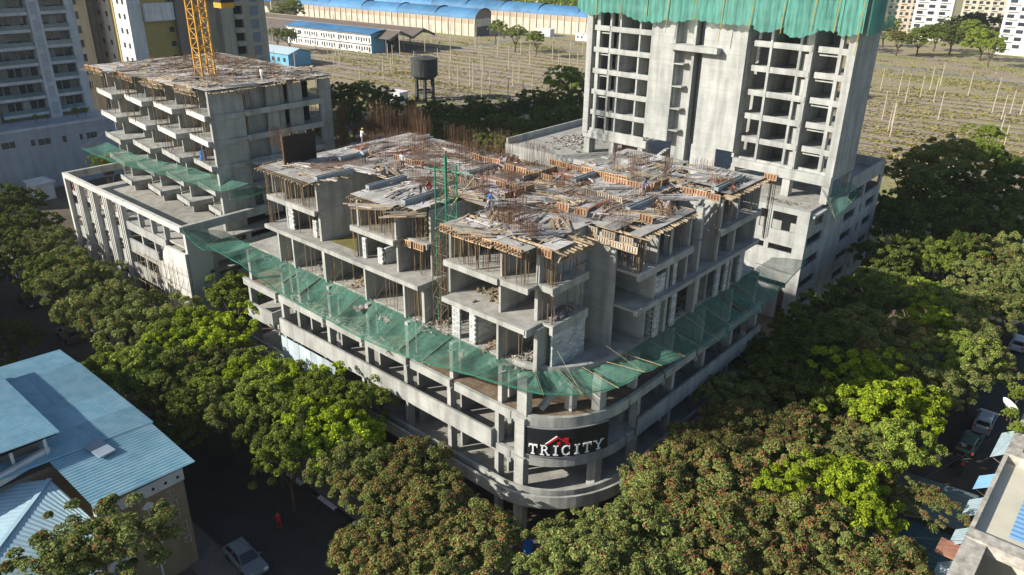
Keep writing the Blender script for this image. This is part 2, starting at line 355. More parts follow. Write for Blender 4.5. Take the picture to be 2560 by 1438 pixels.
# curtain of pale sheets closing one ground bay
for k in range(9):
    B(cb, 'hoarding_sheet', M('hoarding', (.45,.52,.55), (.35,.42,.46), .8, .6, rnd=.3), -36.6+k*1.0, -35.62+k*1.0, -.62+.03*(k%2), -.58+.03*(k%2), 2.2, L2-.35)
# ------------------------------------------------------------------ corner building: upper floors
band(cb, 'podium_upstand', conc, bow(-1.0, 14)[1:-1], bow(-1.35, 14)[1:-1], L4+.004, L4+.45)
MB().prism([(-38.2,.1),(-16.2,.1),(-16.2,7.6),(-13.3,7.6),(-13.3,.1),(-4.8,.1),(-4.8,1.9),(-3.6,1.9),(-3.6,6.3),(-5.5,6.3),(-5.5,8.3),(-.4,8.3),(-.4,29.8),(-12,29.8),(-12,20),(-38.2,20)], L5-.2, L5).build('floor_slab', conc_f, cb)
B(cb, 'slab_edge', conc, -38.25, -16.15, .04, .3, L5-.38, L5+.02); B(cb, 'slab_edge', conc, -13.35, -4.75, .04, .3, L5-.38, L5+.02); B(cb, 'slab_edge', conc, -16.4, -16.12, .3, 7.6, L5-.5, L5+.02); B(cb, 'slab_edge', conc, -.65, -.34, 8.25, 29.85, L5-.38, L5+.02)
B(cb, 'slab_edge', conc, -3.85, -3.54, 1.86, 6.3, L5-.75, L5+.02); B(cb, 'slab_edge', conc, -4.85, -4.6, .1, 1.9, L5-.6, L5+.02)
for x0, x1, y0, y1 in ((-37.8,-30.2,.5,20),(-25.0,-19.4,.5,20),(-19.4,-16.7,1.8,20),(-13.4,-7.8,.5,20),(-7.8,-5.0,.7,20),(-5.0,-3.7,1.95,6.3),(-5.0,-.5,8.4,16.6),(-6,-4.5,16.6,21.6),(-5.0,-.55,21.6,29.6),(-30.2,-25,7,20),(-16.7,-13.4,6,20),(-16,-5,20,29.6)):
    B(cb, 'floor_slab', conc_f, x0, x1, y0, y1, L6-.2, L6)
    if y0 < 2 or x1 > -1:
        if y0 < 2: B(cb, 'slab_edge', conc, x0-.03, x1+.03, y0-.1, y0+.14, L6-.42, L6+.06)
        if x1 > -4: B(cb, 'slab_edge', conc, x1-.2, x1+.07, y0-.03, y1+.03, L6-.55, L6+.06)
def cross(xs, z0, z1, y0, y1, th=.2):
    for x in xs: B(cb, 'cross_wall', conc, x-th/2, x+th/2, y0, y1, z0, z1)
cross((-37.2,-34.8,-29.8,-23.9,-18.7,-8.0), L4, L5-.2, .75, 9.0); cross((-4.5,), L4, L5-.2, 1.1, 6.0, .35)
cross((-35.6,-30.4,-24.8,-19.6), L5, L6-.2, 1.0, 9.0); cross((-13.5,-8.1), L5, L6-.2, 1.1, 8.0); cross((-5.2,), L5, L6-.2, 1.9, 6.2, .3)
cross((-38.0,), L6, RF-.25, 1.3, 9.0); cross((-35.3,-30.35,-24.5,-19.6), L6, RF-.25, .9, 9.0); cross((-17.0,), L6, RF-.25, 2.4, 9); cross((-13.4,-8.0), L6, RF-.25, 1.15, 8); cross((-5.2,), L6, RF-.25, 2.0, 6.2, .3)
cross((-16.6,), L4, L5-.2, 1.0, 8.0, .3); cross((-16.9,), L5, L6-.2, 2.4, 8.0, .25)
for z0, z1 in ((L4, L5-.2), (L5, L6-.2), (L6, RF-.25)):
    for a, b in ((-38,-35.2),(-34,-31.2),(-30,-24.9),(-24,-21),(-19.8,-14),(-13,-8.2)): B(cb, 'back_wall', conc, a, b, 9.0, 9.2, z0, z1)
    B(cb, 'shear_wall', conc, -8.0, -5.3, 6.3, 6.6, z0, z1); B(cb, 'shear_wall', conc, -5.5, -5.2, 6.25, 11.2, z0, z1+.15)
    B(cb, 'shear_wall', conc, -30.45, -30.2, 1.0, 8.9, z0, z1+.1); B(cb, 'shear_wall', conc, -16.9, -13.3, 8.0, 8.25, z0, z1)
    for y in (11.3, 16.3, 21.8, 29.3):
        B(cb, 'cross_wall', conc, -5.2, -.75 if z0 > L4 else -1.4, y-.12, y+.12, z0, z1)
    for y in (13.6, 18.6, 25.3): B(cb, 'column', conc, -1.5, -.9 if z0 > L4 else -1.4+.6, y-.2, y+.2, z0, z1)
    B(cb, 'shear_wall', conc, -6.0, -5.75, 11.3, 29.4, z0, z1)
B(cb, 'shear_wall', conc, -4.9, -1.0, 21.5, 21.72, L5, RF-.2)
for z0, z1 in ((L4, L5-.4), (L5-.4, L6-.4), (L6-.4, RF-.3)): B(cb, 'shear_wall', conc, -5.7, -2.5, 8.02, 8.27, z0, z1)
B(cb, 'door_panel', M('black_doorway', (.05,.045,.04)), -26.9, -25.9, 8.93, 8.99, L5+.02, L5+2.1)
B(cb, 'terrace_floor', M('mossy_floor', (.20,.17,.05), (.10,.09,.03), 1.2, .9), -29.7, -25.3, 1.6, 8.8, L5+.004, L5+.03)
# block walls: every block is a piece
def blockwall(root, axis, c, a0, a1, z0, z1, th=.2, bl=.6, bh=.21, skip=None):
    n = int((z1-z0)/bh)
    if axis == 'x': B(root, 'mortar_core', mortar, c-th*.36, c+th*.36, a0+.03, a1-.03, z0, z0+n*bh-.03)
    else: B(root, 'mortar_core', mortar, a0+.03, a1-.03, c-th*.36, c+th*.36, z0, z0+n*bh-.03)
    for k in range(n):
        p = a0 - (bl/2 if k % 2 else 0)
        while p < a1-.05:
            q0, q1 = max(p, a0), min(p+bl, a1)
            if q1-q0 > .1:
                g = .021; d = U(-.008, .008)
                if axis == 'x': B(root, 'block', aac, c-th/2+d, c+th/2+d, q0+g, q1-g, z0+k*bh+g, z0+(k+1)*bh-g)
                else: B(root, 'block', aac, q0+g, q1-g, c-th/2+d, c+th/2+d, z0+k*bh+g, z0+(k+1)*bh-g)
            p += bl
blockwall(cb, 'x', -3.72, 2.0, 6.15, L4, L5-.25)
blockwall(cb, 'y', 1.25, -13.35, -12.45, L4, L5-.2); blockwall(cb, 'y', 1.3, -11.45, -10.75, L4, L5-.2)
blockwall(cb, 'x', -10.8, 1.5, 5.2, L4, L5-.3, .18)
blockwall(cb, 'y', 1.15, -35.6, -34.6, L5, L6-.3); blockwall(cb, 'y', 1.3, -31.8, -31.2, L5, L5+1.7); blockwall(cb, 'y', 1.2, -24.4, -23.9, L5, L5+1.9); blockwall(cb, 'y', 1.25, -22.4, -21.7, L5, L5+1.5); blockwall(cb, 'x', -21.8, 1.5, 4.2, L5, L5+1.5)
for y0, y1, x in ((12.0,12.8,-.95),(14.6,15.4,-.95),(15.4,16.2,-3.2),(19.2,20.4,-1.5),(22.6,23.4,-1.0),(24.4,25.0,-1.0),(27.2,28.0,-1.0)):
    blockwall(cb, 'x', x, y0, y1, L4, L5-.3)
blockwall(cb, 'x', -1.0, 11.6, 13.2, L5, L5+1.8); blockwall(cb, 'x', -1.0, 14.4, 15.0, L5, L6-.4); blockwall(cb, 'y', 12.3, -4.6, -1.2, L4, L5-.3)
# rubble and offcuts on the floors
def heap(name, label, cat, cx, cy, z, n, sx, sy, hh, mat, size=(.06,.28), group=None):
    mb = MB()
    for _ in range(n):
        x = cx+random.gauss(0, sx*.45); y = cy+random.gauss(0, sy*.45); s = U(*size); e = math.exp(-((x-cx)/sx)**2-((y-cy)/sy)**2)
        a = U(0, 6.28); zz = z + U(0, hh)*e; l = s*U(.8, 3)
        mb.bar((x-math.cos(a)*l/2, y-math.sin(a)*l/2, zz+s*.2), (x+math.cos(a)*l/2, y+math.sin(a)*l/2, zz+s*.35+U(-.05,.1)), s*.6, s*.4)
    o = mb.build(name, mat); return tag(o, label, cat, group, 'stuff')
heap('debris', 'broken blocks and board offcuts littering the open floors above the net', 'debris', -32, 3.2, L4, 160, 2.4, 1.8, .25, rubble)
for i, (x, y, z, n, sx, sy, t) in enumerate([(-26.5,3.4,L4,150,2.6,2.2,'second open bay above the net'),(-16,3,L4,160,1.6,2.5,'floor behind the green hoist tower'),(-9.4,2.4,L4,90,.9,1.6,'floor of the block-walled bay'),(-6.3,3.0,L4,170,1.3,2.4,'corner bay beside the grey block wall'),(-10,3.5,L5,120,2,2,'middle floor of the corner block'),(-4.4,4,L5,80,.5,1.6,'shaded floor over the grey block wall'),(-3,18,L4,120,1.6,4,'shaded walkway on the right street side'),(-28,4,L3,200,12,.7,'rusty ledge below the net')]):
    heap('debris', 'scattered rubble and timber offcuts on the '+t, 'debris', x, y if z != L3 else .75, z, n, sx, sy, .25, rubble if i % 2 else wood)
# ------------------------------------------------------------------ formwork decks on the corner building
def shutter(mat, frame, w=1.2, h=.62, ribs=5, th=.05):
    mb = MB(); mb.box(0, w, 0, .018, 0, h); mb.k = 1
    for i in range(ribs): x = i*(w-.07)/(ribs-1); mb.box(x, x+.07, -.07, -.001, .072, h-.072)
    mb.box(0, w, -.072, -.001, 0, .07); mb.box(0, w, -.072, -.001, h-.07, h)
    return mb.mesh('shutter_panel', [mat, frame])
SH_RED = shutter(redply, M('pale_timber', (.52,.36,.22), (.38,.25,.14), 2, .8, rnd=.3)); SH_GREY = shutter(ply, wood, 1.2, .55, 6)
def put(root, name, mesh, x, y, z, rz=0, rx=0, s=1):
    o = bpy.data.objects.new(name, mesh); o.location = (x, y, z); o.rotation_euler = (rx, 0, rz); o.scale = (s, s, s); return link(o, root)
def shutters(root, mesh, p, q, z, step=1.24, lean=0, drop=.1):
    """panels along the line p->q, ribs facing right of the walking direction"""
    p = Vector(p); q = Vector(q); d = q-p; n = max(1, int(d.length/step)); a = math.atan2(d.y, d.x)
    for i in range(n):
        e = p + d*(i/n); put(root, 'shutter_panel', mesh, e.x, e.y, z+U(-.05,.05)-drop, a+U(-.02,.02), lean+U(-.06,.06))
def joists(root, p, q, z, out, step=.42, ln=1.0):
    p = Vector(p); q = Vector(q); d = q-p; n = int(d.length/step); o = Vector(out)
    for i in range(n):
        e = p + d*((i+.5)/n) + Vector((U(-.05,.05), U(-.05,.05))); l = ln*U(.7,1.35)
        a = e - o*.5*l; b = e + o*.55*l
        ob = bpy.data.objects.new('joist', cube(wood)); ob.location = ((a.x+b.x)/2, (a.y+b.y)/2, z+U(-.03,.03))
        ob.scale = (l, .09, .10); ob.rotation_euler = (0, U(-.04,.04), math.atan2(o.y, o.x)+U(-.12,.12)); link(ob, root)
def sheets(root, x0, x1, y0, y1, z, skip=.09, lift=.05):
    sx, sy = (2.4, 1.2) if random.random() < .5 else (1.2, 2.4)
    nx = max(1, round((x1-x0)/sx)); ny = max(1, round((y1-y0)/sy)); dx = (x1-x0)/nx; dy = (y1-y0)/ny
    for i in range(nx):
        for k in range(ny):
            if random.random() < skip: continue
            l = U(0, lift)
            B(root, 'deck_sheet', ply if random.random() < .62 else conc_f, x0+i*dx+.015, x0+(i+1)*dx-.015, y0+k*dy+.015, y0+(k+1)*dy-.015, z-.02+l, z+l, U(-.006,.006))
def props(root, x0, x1, y0, y1, z0, z1, n, mat=None, edge=.0):
    for _ in range(max(3, int(n*.75))):
        x = U(x0, x1); y = U(y0, y1) if random.random() > .55 else U(y0, min(y1, y0+.5))
        rod(root, 'prop', (propm if random.random() < .75 else bamboo), (x, y, z0), (x+random.gauss(0,.07), y+random.gauss(0,.07), z1), U(.018,.032))
def rebar_field(label, x, y, z, n, L, h, ax='x', rows=2, gap=.3, rings=3, group='starter bars on the roof decks'):
    mb = MB()
    for r in range(rows):
        for i in range(n):
            t = L*i/max(1, n-1); px, py = (x+t, y+r*gap) if ax == 'x' else (x+r*gap, y+t)
            hh = h*U(.82, 1.08)
            mb.bar((px, py, z), (px+random.gauss(0,.05), py+random.gauss(0,.05), z+hh), .028, n=3)
    for k in range(rings):
        zz = z+.25+k*.32
        for r in range(rows):
            mb.bar(*(((x, y+r*gap, zz), (x+L, y+r*gap, zz)) if ax == 'x' else ((x+r*gap, y, zz), (x+r*gap, y+L, zz))), .02, n=3)
    o = mb.build('rebar_cage', rebar); return tag(o, label, 'rebar', group)
DZ = RF
# supporting beams under every deck
def deck(label, rects, props_l=(), sh=(), jo=()):
    xs = [r[0] for r in rects]; ys = [r[2] for r in rects]
    t = thing('slab_formwork', label, 'formwork', (min(xs)+2, min(ys)+1, L6), 'formwork decks of the corner building')
    for x0, x1, y0, y1 in rects:
        sheets(t, x0, x1, y0, y1, DZ)
        y = y0+.3
        while y < y1: B(t, 'bearer', wood, x0, x1, y-.06, y+.06, DZ-.2, DZ-.04); y += 1.5
    for p in props_l: props(t, *p)
    for s in sh: shutters(t, *s)
    for s in jo: joists(t, *s)
    return t
E_, S_ = (1, 0), (0, -1)
deck('plywood deck on steel props over the leftmost block, beside the tall dark panel', [(-37.6,-29.5,-.2,4),(-37.6,-29.5,4,12),(-37.6,-29.5,12,19)],
     [(-37.3,-30.6,.6,2.2,L6,DZ-.2,46),(-38.4,-37.6,.7,3,L5,DZ-.3,14),(-37.3,-30.8,2.4,8,L6,DZ-.2,20),(-34,-31.2,.8,3,L5,L6-.2,6)],
     [(SH_RED,(-37.7,3.2),(-37.7,-.2),DZ-.45)], [((-37.6,-.22),(-29.6,-.22),DZ-.12,S_,.36),((-29.5,.2),(-29.5,4),DZ-.16,E_,.6)])
deck('plywood deck on steel props over the second block from the left', [(-24.6,-19.4,.35,4),(-24.6,-17.2,4,12),(-19.4,-17.2,1.2,4),(-24.6,-17.2,12,19),(-29.5,-24.6,5.5,19)],
     [(-24.3,-19.8,.75,2.4,L6,DZ-.2,40),(-19.3,-17.2,1.9,3.6,L6,DZ-.2,16),(-19.3,-17.0,1.9,3.4,L5,L6-.25,14),(-24.3,-17.3,2.5,8,L6,DZ-.2,20),(-25.2,-24.9,.7,2,L5,DZ-.3,8)],
     [(SH_RED,(-19.6,1.55),(-16.6,1.55),L6-.5),(SH_GREY,(-17.15,1.0),(-17.15,4.2),DZ-.35)], [((-24.6,.32),(-19.4,.32),DZ-.12,S_,.36),((-19.4,1.15),(-17.2,1.15),DZ-.14,S_,.5)])
deck('plywood deck with splayed edge boards over the corner block above the name board', [(-13.5,-8,.25,4),(-8,-5.1,.45,6.3),(-13.5,-8,4,12),(-8,-5.1,6.3,14),(-5.1,-3.6,2.0,6.3),(-13.5,-5.1,12,20),(-17.2,-13.5,6,20)],
     [(-13.2,-8.3,.7,2.6,L6,DZ-.2,44),(-7.8,-5.3,.9,2.6,L6,DZ-.2,22),(-5,-3.8,2.1,6,L6,DZ-.2,34),(-5,-3.8,2.1,6,L5,L6-.3,26),(-13.9,-13.5,.6,2.5,L5,L6-.2,8),(-5.0,-4.0,1.9,2.4,L4,L5-.3,3),(-13.2,-8.3,2.6,7,L6,DZ-.2,20)],
     [(SH_RED,(-13.5,.2),(-8,.2),DZ-.45,1.24,-.12),(SH_RED,(-8,.4),(-5.2,.4),DZ-.45),(SH_RED,(-5.1,1.9),(-3.6,1.9),DZ-.62),(SH_GREY,(-3.45,2.0),(-3.45,6.4),DZ-.75,1.24,.45)],
     [((-13.5,.22),(-8,.22),DZ-.14,S_,.33),((-8,.42),(-5.1,.42),DZ-.14,S_,.33),((-3.6,2),(-3.6,6.3),DZ-.2,E_,.42,1.3)])
deck('plywood deck with ribbed edge shutters over the first block on the shaded right street side', [(-5.1,-.7,8.4,16.9),(-10,-5.1,14,20)],
     [(-4.6,-.8,8.6,16.6,L6,DZ-.2,30),(-1.1,-.7,8.6,16.4,L6,DZ-.2,20),(-1.1,-.75,11.5,16,L5,L6-.25,5),(-3.2,-1,8.0,8.6,L6,DZ-.6,9)],
     [(SH_GREY,(-5.4,7.9),(-.5,7.9),DZ-.42),(SH_GREY,(-5.4,7.75),(-.4,7.75),DZ-1.0),(SH_RED,(-2.8,11.5),(-.6,11.5),DZ+.15)],
     [((-.65,8.4),(-.65,16.9),DZ-.14,E_,.4)])
deck('plywood deck with ribbed red shutters over the block nearest the tall tower', [(-5.1,-.7,21.6,30),(-16,-5.1,20,30)],
     [(-4.6,-.8,22,29.6,L6,DZ-.2,24),(-1.1,-.7,21.8,29.6,L6,DZ-.2,16),(-.6,.1,30.0,31.2,L5,DZ,12),(-1.2,-.6,21.2,21.5,L5,DZ-.6,5)],
     [(SH_RED,(-4.8,21.5),(-.8,21.5),DZ-.3),(SH_RED,(-.9,30.1),(.4,30.1),DZ-.1),(SH_RED,(-5.2,17),(-5.2,21.4),DZ-.35)],
     [((-.65,21.6),(-.65,30),DZ-.14,E_,.4),((-5.1,17),(-5.1,21.5),DZ-.2,E_,.5)])
t = thing('floor_props', 'slim rusty props scattered through the open bays above the net', 'props', (-26, 2, L4), 'steel props')
for x0, x1 in ((-36.8,-35),(-34.4,-30.2),(-29.4,-24.2),(-23.5,-19),(-18.3,-16.9),(-7.6,-5)): props(t, x0, x1, .9, 5, L4, L5-.25, 7 if x0 != -18.3 else 16)
# concrete upstand beams cast above the deck, running back from the street
for i, (x, y0, y1, z, t) in enumerate([(-29.6,.5,4.6,DZ,'right edge of the leftmost deck'),(-24.3,2.0,6.4,DZ,'left edge of the second deck'),(-19.0,1.4,6.0,DZ,'middle of the second deck'),(-33.4,6.0,8.6,DZ,'deck behind the dark panel'),(-21,11,15,DZ,'deck left of the green hoist tower'),(-16.2,12.5,16,DZ,'deck behind the green hoist tower'),(-12.6,16,19.5,DZ,'back of the roof in front of the low wing'),(-4.6,12.6,16.8,DZ,'right street deck beside the worker with a plank'),(-2.0,22.6,28,DZ,'deck nearest the tall tower')]):
    mb = MB(); mb.box(x-.22, x-.14, y0, y1, z, z+.45); mb.box(x+.14, x+.22, y0, y1, z, z+.45); mb.box(x-.14, x+.14, y0, y1, z, z+.12); mb.box(x-.14, x+.14, y0, y0+.08, z, z+.42)
    tag(mb.build('beam_trough', M('grey_board', (.30,.33,.34), (.22,.25,.26), 1, .7)), 'grey open beam trough on the '+t, 'beam mould', 'beam moulds on the roof deck')
# tall dark brown shutter panel, its shade put into the colour
t = thing('wall_shutter', 'tall dark brown wall shutter, shade in its colour, standing upright on the leftmost deck', 'formwork panel', (-36, 3, DZ))
for k in range(4): B(t, 'panel_sheet', panelm, -36.05, -35.98, 1.7+k*.9, 2.58+k*.9, DZ+.05, DZ+2.75+U(-.04,.05))
for y in (1.68, 2.6, 3.5, 4.4, 5.28): B(t, 'stud', rebar, -36.2, -36.06, y-.04, y+.04, DZ, DZ+2.9)
for z in (.5, 1.5, 2.4): B(t, 'waler', rebar, -36.32, -36.21, 1.6, 5.3, DZ+z-.05, DZ+z+.05)
# starter bars
k = 0
RB = [(-33,9,14,3.2,1.9,'x'),(-30,12,10,2.4,2.2,'x'),(-27,9.5,16,4.0,1.5,'x'),(-26,14,12,3,2.0,'x'),(-22,8,18,3.2,2.0,'x'),(-23.5,6,14,2.6,1.4,'x'),(-20.5,12,16,3.6,2.1,'x'),(-18.3,8,14,2.6,2.0,'x'),(-18.6,5,12,2,1.4,'x'),(-15.5,9.4,14,2.4,2.2,'x'),(-16,14,14,3.6,2.0,'x'),(-12.6,6,16,2.6,1.7,'x'),(-11.8,3.6,16,2.4,1.5,'x'),(-9.6,2.6,20,3.4,1.75,'x'),(-8.6,7.5,14,2.4,1.6,'x'),(-11.5,12,14,3.2,1.8,'x'),(-7.4,12,10,2,1.5,'x'),(-6.9,2.4,8,.9,1.2,'x'),(-4.9,9.6,14,2.4,1.5,'x'),(-3.0,13.6,10,1.8,1.3,'x'),(-6.5,16,12,2.6,1.8,'x'),(-9.5,20,12,.9,2.4,'x'),(-12.5,21.5,10,1.0,2.6,'x'),(-8.0,23.4,10,.8,2.2,'x'),(-13,25.5,12,2.4,1.6,'x'),(-3.8,24.4,12,2.4,1.1,'x'),(-7,27.5,10,2,1.3,'x'),(-30,17,20,4,2.6,'x'),(-25,18,20,4,2.8,'x'),(-20,17.6,18,3.6,2.4,'x'),(-35,13,12,2.6,2.2,'x'),(-35.5,16.5,14,3,2.4,'x')]
for i, (x, y, n, Ln, h, ax) in enumerate(RB):
    rebar_field('rusty vertical starter bars, %s clump from the front across the roof decks' % ORD[i], x, y, DZ, n, Ln, h, ax, rows=3 if i % 2 else 2, gap=U(.22,.45))
# lower rear wing with a forest of tall bars
rw = thing('rear_wing', 'low unfinished concrete wing behind the decks, bristling with tall rusty bars', 'building', (-40, 30, 0))
for z in (L3, L4, L5): B(rw, 'floor_slab', conc_f, -58, -24, 24, 36, z-.25, z)
for x in (-57,-52,-47,-42,-37,-32,-27):
    for y in (24.6, 30, 35.4): B(rw, 'column', conc, x-.3, x+.3, y-.25, y+.25, 0, L5-.25)
B(rw, 'low_wall', conc, -52, -36, 24.1, 24.3, L5, L5+.9)
for i, (px, py, n, Ln, h) in enumerate([(850,372,22,1.8,6.2),(905,372,18,3,4.2),(945,385,26,3.4,6.6),(985,378,24,3.2,5.4),(1030,375,24,3.2,6.0),(1055,392,18,2.4,5.2),(920,400,20,3.6,3.6),(1000,402,22,3.6,4.0),(700,372,20,4,2.4),(1180,415,26,4,2.6),(1235,430,24,4,2.4)]):
    p = at(px, py, L5 if i < 8 else DZ-1.5)
    rebar_field('tall rusty starter bars, %s bundle behind the decks in the rear wing' % ORD[i], p.x-Ln/2, p.y, p.z, n, Ln, h, 'x', rows=3, gap=.5, rings=5, group='tall bars of the rear wing')
# loose planks and pipes lying about: piles of planks
def pile(i, px, py, z, n, ln, a, mat, txt, kind='plank'):
    p = at(px, py, z) if px > 0 else Vector((0,0,0))
    t = thing('timber_pile', txt, 'timber', p, 'loose timber on the decks')
    for k in range(n):
        aa = a + random.gauss(0, .12); l = ln*U(.55, 1.1); ox = random.gauss(0, .5); oy = random.gauss(0, .35)
        o = bpy.data.objects.new(kind, cube(mat if random.random() < .7 else ply)); o.scale = (l, U(.09,.24), U(.04,.09))
        o.location = (p.x+ox, p.y+oy, z+.06+.03*(k % 4)+U(0,.05)); o.rotation_euler = (0, U(-.03,.03), aa); link(o, t)
PL = [(1240,540,14,3.4,2.2,wood,'tan planks on the corner deck behind the worker in blue'),(1310,505,16,4.2,.75,ply,'grey planks fanned out right of the worker in blue'),(1460,500,18,4.5,.6,ply,'grey planks in the middle of the roof decks'),(1530,470,14,4,.8,ply,'grey boards left of the worker carrying a plank'),(1590,540,12,3.6,.5,wood,'boards on the right street deck near its shutters'),(1660,450,14,4.4,.1,wood,'long pale planks on the deck nearest the tall tower'),(1690,500,16,4.6,.75,ply,'dark planks stacked beside the red shutters'),(1350,590,12,3,.9,ply,'boards on the front edge of the corner deck'),(1190,585,12,2.6,.6,wood,'offcuts at the left edge of the corner deck'),(1010,540,12,3,.9,wood,'planks by the crouching workers on the second deck'),(930,520,14,3.2,.5,wood,'red-brown boards on the second deck'),(800,440,16,3.6,.3,wood,'planks on the leftmost deck beside the dark panel'),(900,430,16,4,.2,ply,'long boards between the first and second decks'),(1080,440,18,4.4,.6,ply,'boards heaped around the green hoist tower'),(1160,490,18,4,.4,wood,'timber between the hoist tower and the corner deck'),(1250,455,16,3.6,.1,redply,'red boards at the rear of the roof by the low wing'),(1330,470,14,3.4,1.2,wood,'tangle of timber on the rear decks'),(1420,440,16,3.8,.3,redply,'red formwork boards before the tower podium'),(1500,430,12,3,.6,ply,'boards near the tall brown bars'),(980,430,14,3.2,2.6,wood,'boards behind the standing worker'),(1120,405,12,3,.4,ply,'boards at the foot of the hoist tower'),(1400,560,12,3,2.4,wood,'crossed boards above the grey block wall')]
for i, q in enumerate(PL): pile(i, q[0], q[1], DZ, q[2], q[3], q[4], q[5], q[6])
rr = random.Random(11); nn_ = 0
while nn_ < 46:
    x = rr.uniform(-36.5,-2); y = rr.uniform(1,28)
    if not any(a < x < b and c < y < d for a, b, c, d in ((-37,-30,1,18),(-24,-18,2,18),(-13,-6,2,19),(-4.6,-1,9,16),(-4.6,-1,22,29),(-15,-6,20,29),(-29,-25,7,18),(-17,-13,7,19))): continue
    v = Vector((x, y, DZ))-CAM; d_ = v.dot(fw); px = 1280+F_PX*v.dot(rt)/d_; py = 719-F_PX*v.dot(up)/d_
    pile(nn_, px, py, DZ, rr.randint(7,15), rr.uniform(1.6,3.8), rr.uniform(0,3.1), rr.choice((wood, ply, ply, propm, redply)), 'loose boards and pipes, %s heap of the small heaps on the corner building decks' % ORD[nn_]); nn_ += 1
# bar mats tied on the decks
for i, (x0, x1, y0, y1) in enumerate([(-34,-30.5,2,8),(-29,-25,8,14),(-23.5,-20,6.5,11),(-19,-15,11,15),(-24,-18,14,18.5),(-12.5,-9,5,9),(-33,-27,13,18)]):
    mb = MB(); x = x0
    while x < x1: mb.bar((x, y0, DZ+.12), (x+U(-.1,.1), y1, DZ+.12), .035, n=3); x += .28
    y = y0
    while y < y1: mb.bar((x0, y, DZ+.16), (x1, y+U(-.1,.1), DZ+.16), .035, n=3); y += .28
    tag(mb.build('rebar_mat', rebar), 'rusty bar mat tied flat on the roof decks, %s from the front' % ORD[i], 'rebar', 'bar mats on the roof')
for mt_, nm in ((wood, 'splintered timber'), (ply, 'grey board scraps'), (rebar, 'cut rusty bars'), (propm, 'steel pipes and clamps')):
    mb = MB()
    for _ in range(330):
        x = rr.uniform(-37,-1.2); y = rr.uniform(.8,29)
        if not any(a < x < b and c < y < d for a, b, c, d in ((-37.4,-29.7,.2,18.8),(-24.4,-17.4,1.2,18.8),(-13.3,-5.2,.8,19.8),(-5,-3.8,2.2,6),(-4.9,-.9,8.6,16.8),(-4.9,-.9,21.8,29.8),(-15.8,-5.2,20,29.8),(-29.4,-24.8,5.8,18.8),(-17,-13.6,6.4,19.8))): continue
        a = rr.choice((0, 1.57, 1.57, rr.uniform(0,3.1))) + rr.gauss(0,.15); l = rr.uniform(.3,1.5); w_ = rr.uniform(.03,.12) if mt_ is not rebar else .03
        mb.bar((x-math.cos(a)*l/2, y-math.sin(a)*l/2, DZ+rr.uniform(.04,.12)), (x+math.cos(a)*l/2, y+math.sin(a)*l/2, DZ+rr.uniform(.04,.3)), w_, w_*.6)
    tag(mb.build('deck_litter', mt_), nm+' littering the roof decks of the corner building', 'litter', kind='stuff')
# shutter panels standing about on the roof in rows
t = thing('beam_shutters', 'rows of ribbed red beam shutters standing between the decks in the roof centre', 'formwork', (-15, 14, DZ))
for p, q in (((-22,9),(-17,9)),((-17,10.5),(-13.6,10.5)),((-16,13),(-16,18)),((-20,15),(-14,15)),((-10,14.2),(-6,14.2)),((-11,18.5),(-6,18.5)),((-13.8,8),(-13.8,12)),((-6.4,18),(-6.4,22)),((-18,19.4),(-9,19.4)),((-25,15.6),(-21,15.6)),((-30,10),(-25.5,10)),((-9.2,9.2),(-5.6,9.2))):
    shutters(t, SH_RED if random.random() < .6 else SH_GREY, p, q, DZ+.1, lean=U(-.15,.15))
# ------------------------------------------------------------------ green hoist tower
hx, hy = -15.2, 2.6
t = thing('hoist_tower', 'green steel lattice hoist tower rising between the two front blocks', 'hoist tower', (hx, hy, L4))
for dx in (-.6, .6):
    for dy in (-.6, .6): rod(t, 'leg', greenst, (hx+dx, hy+dy, L4), (hx+dx, hy+dy, 28.6), .06)
for i in range(9):
    z = L4+.4+i*1.5; 
    for a, b in (((-.6,-.6),(.6,-.6)),((.6,-.6),(.6,.6)),((.6,.6),(-.6,.6)),((-.6,.6),(-.6,-.6))):
        rod(t, 'brace', greenst if i > 4 else propm, (hx+a[0], hy+a[1], z), (hx+b[0], hy+b[1], z), .03)
        rod(t, 'brace', greenst if i > 4 else propm, (hx+a[0], hy+a[1], z), (hx+b[0], hy+b[1], z+1.5), .025)
rod(t, 'jib', greenst, (hx-2.2, hy, 28.0), (hx+2.4, hy+.6, 28.2), .05); rod(t, 'jib', bamboo, (hx+.5, hy, 25.4), (hx+2.5, hy+.9, 28.2), .06)
rod(t, 'mast', greenst, (hx, hy, 26), (hx, hy, 29.4), .12)
# slim scaffold beside the corner block
t = thing('scaffold', 'slim pipe scaffold with cross braces in the gap left of the corner block', 'scaffold', (-14.4, 1, L4))
for dx in (0, .8):
    for dy in (0, .9): rod(t, 'standard', propm, (-14.9+dx, .6+dy, L4), (-14.9+dx, .6+dy, DZ-.5), .03)
for i in range(6):
    z = L4+.3+i*1.5
    rod(t, 'brace', propm, (-14.9, .6, z), (-14.1, .6, z+1.4), .02); rod(t, 'brace', propm, (-14.1, .6, z), (-14.9, .6, z+1.4), .02); rod(t, 'brace', propm, (-14.9, .6, z), (-14.1, .6, z), .02)
    rod(t, 'brace', propm, (-14.1, .6, z), (-14.1, 1.5, z+1.4), .02)
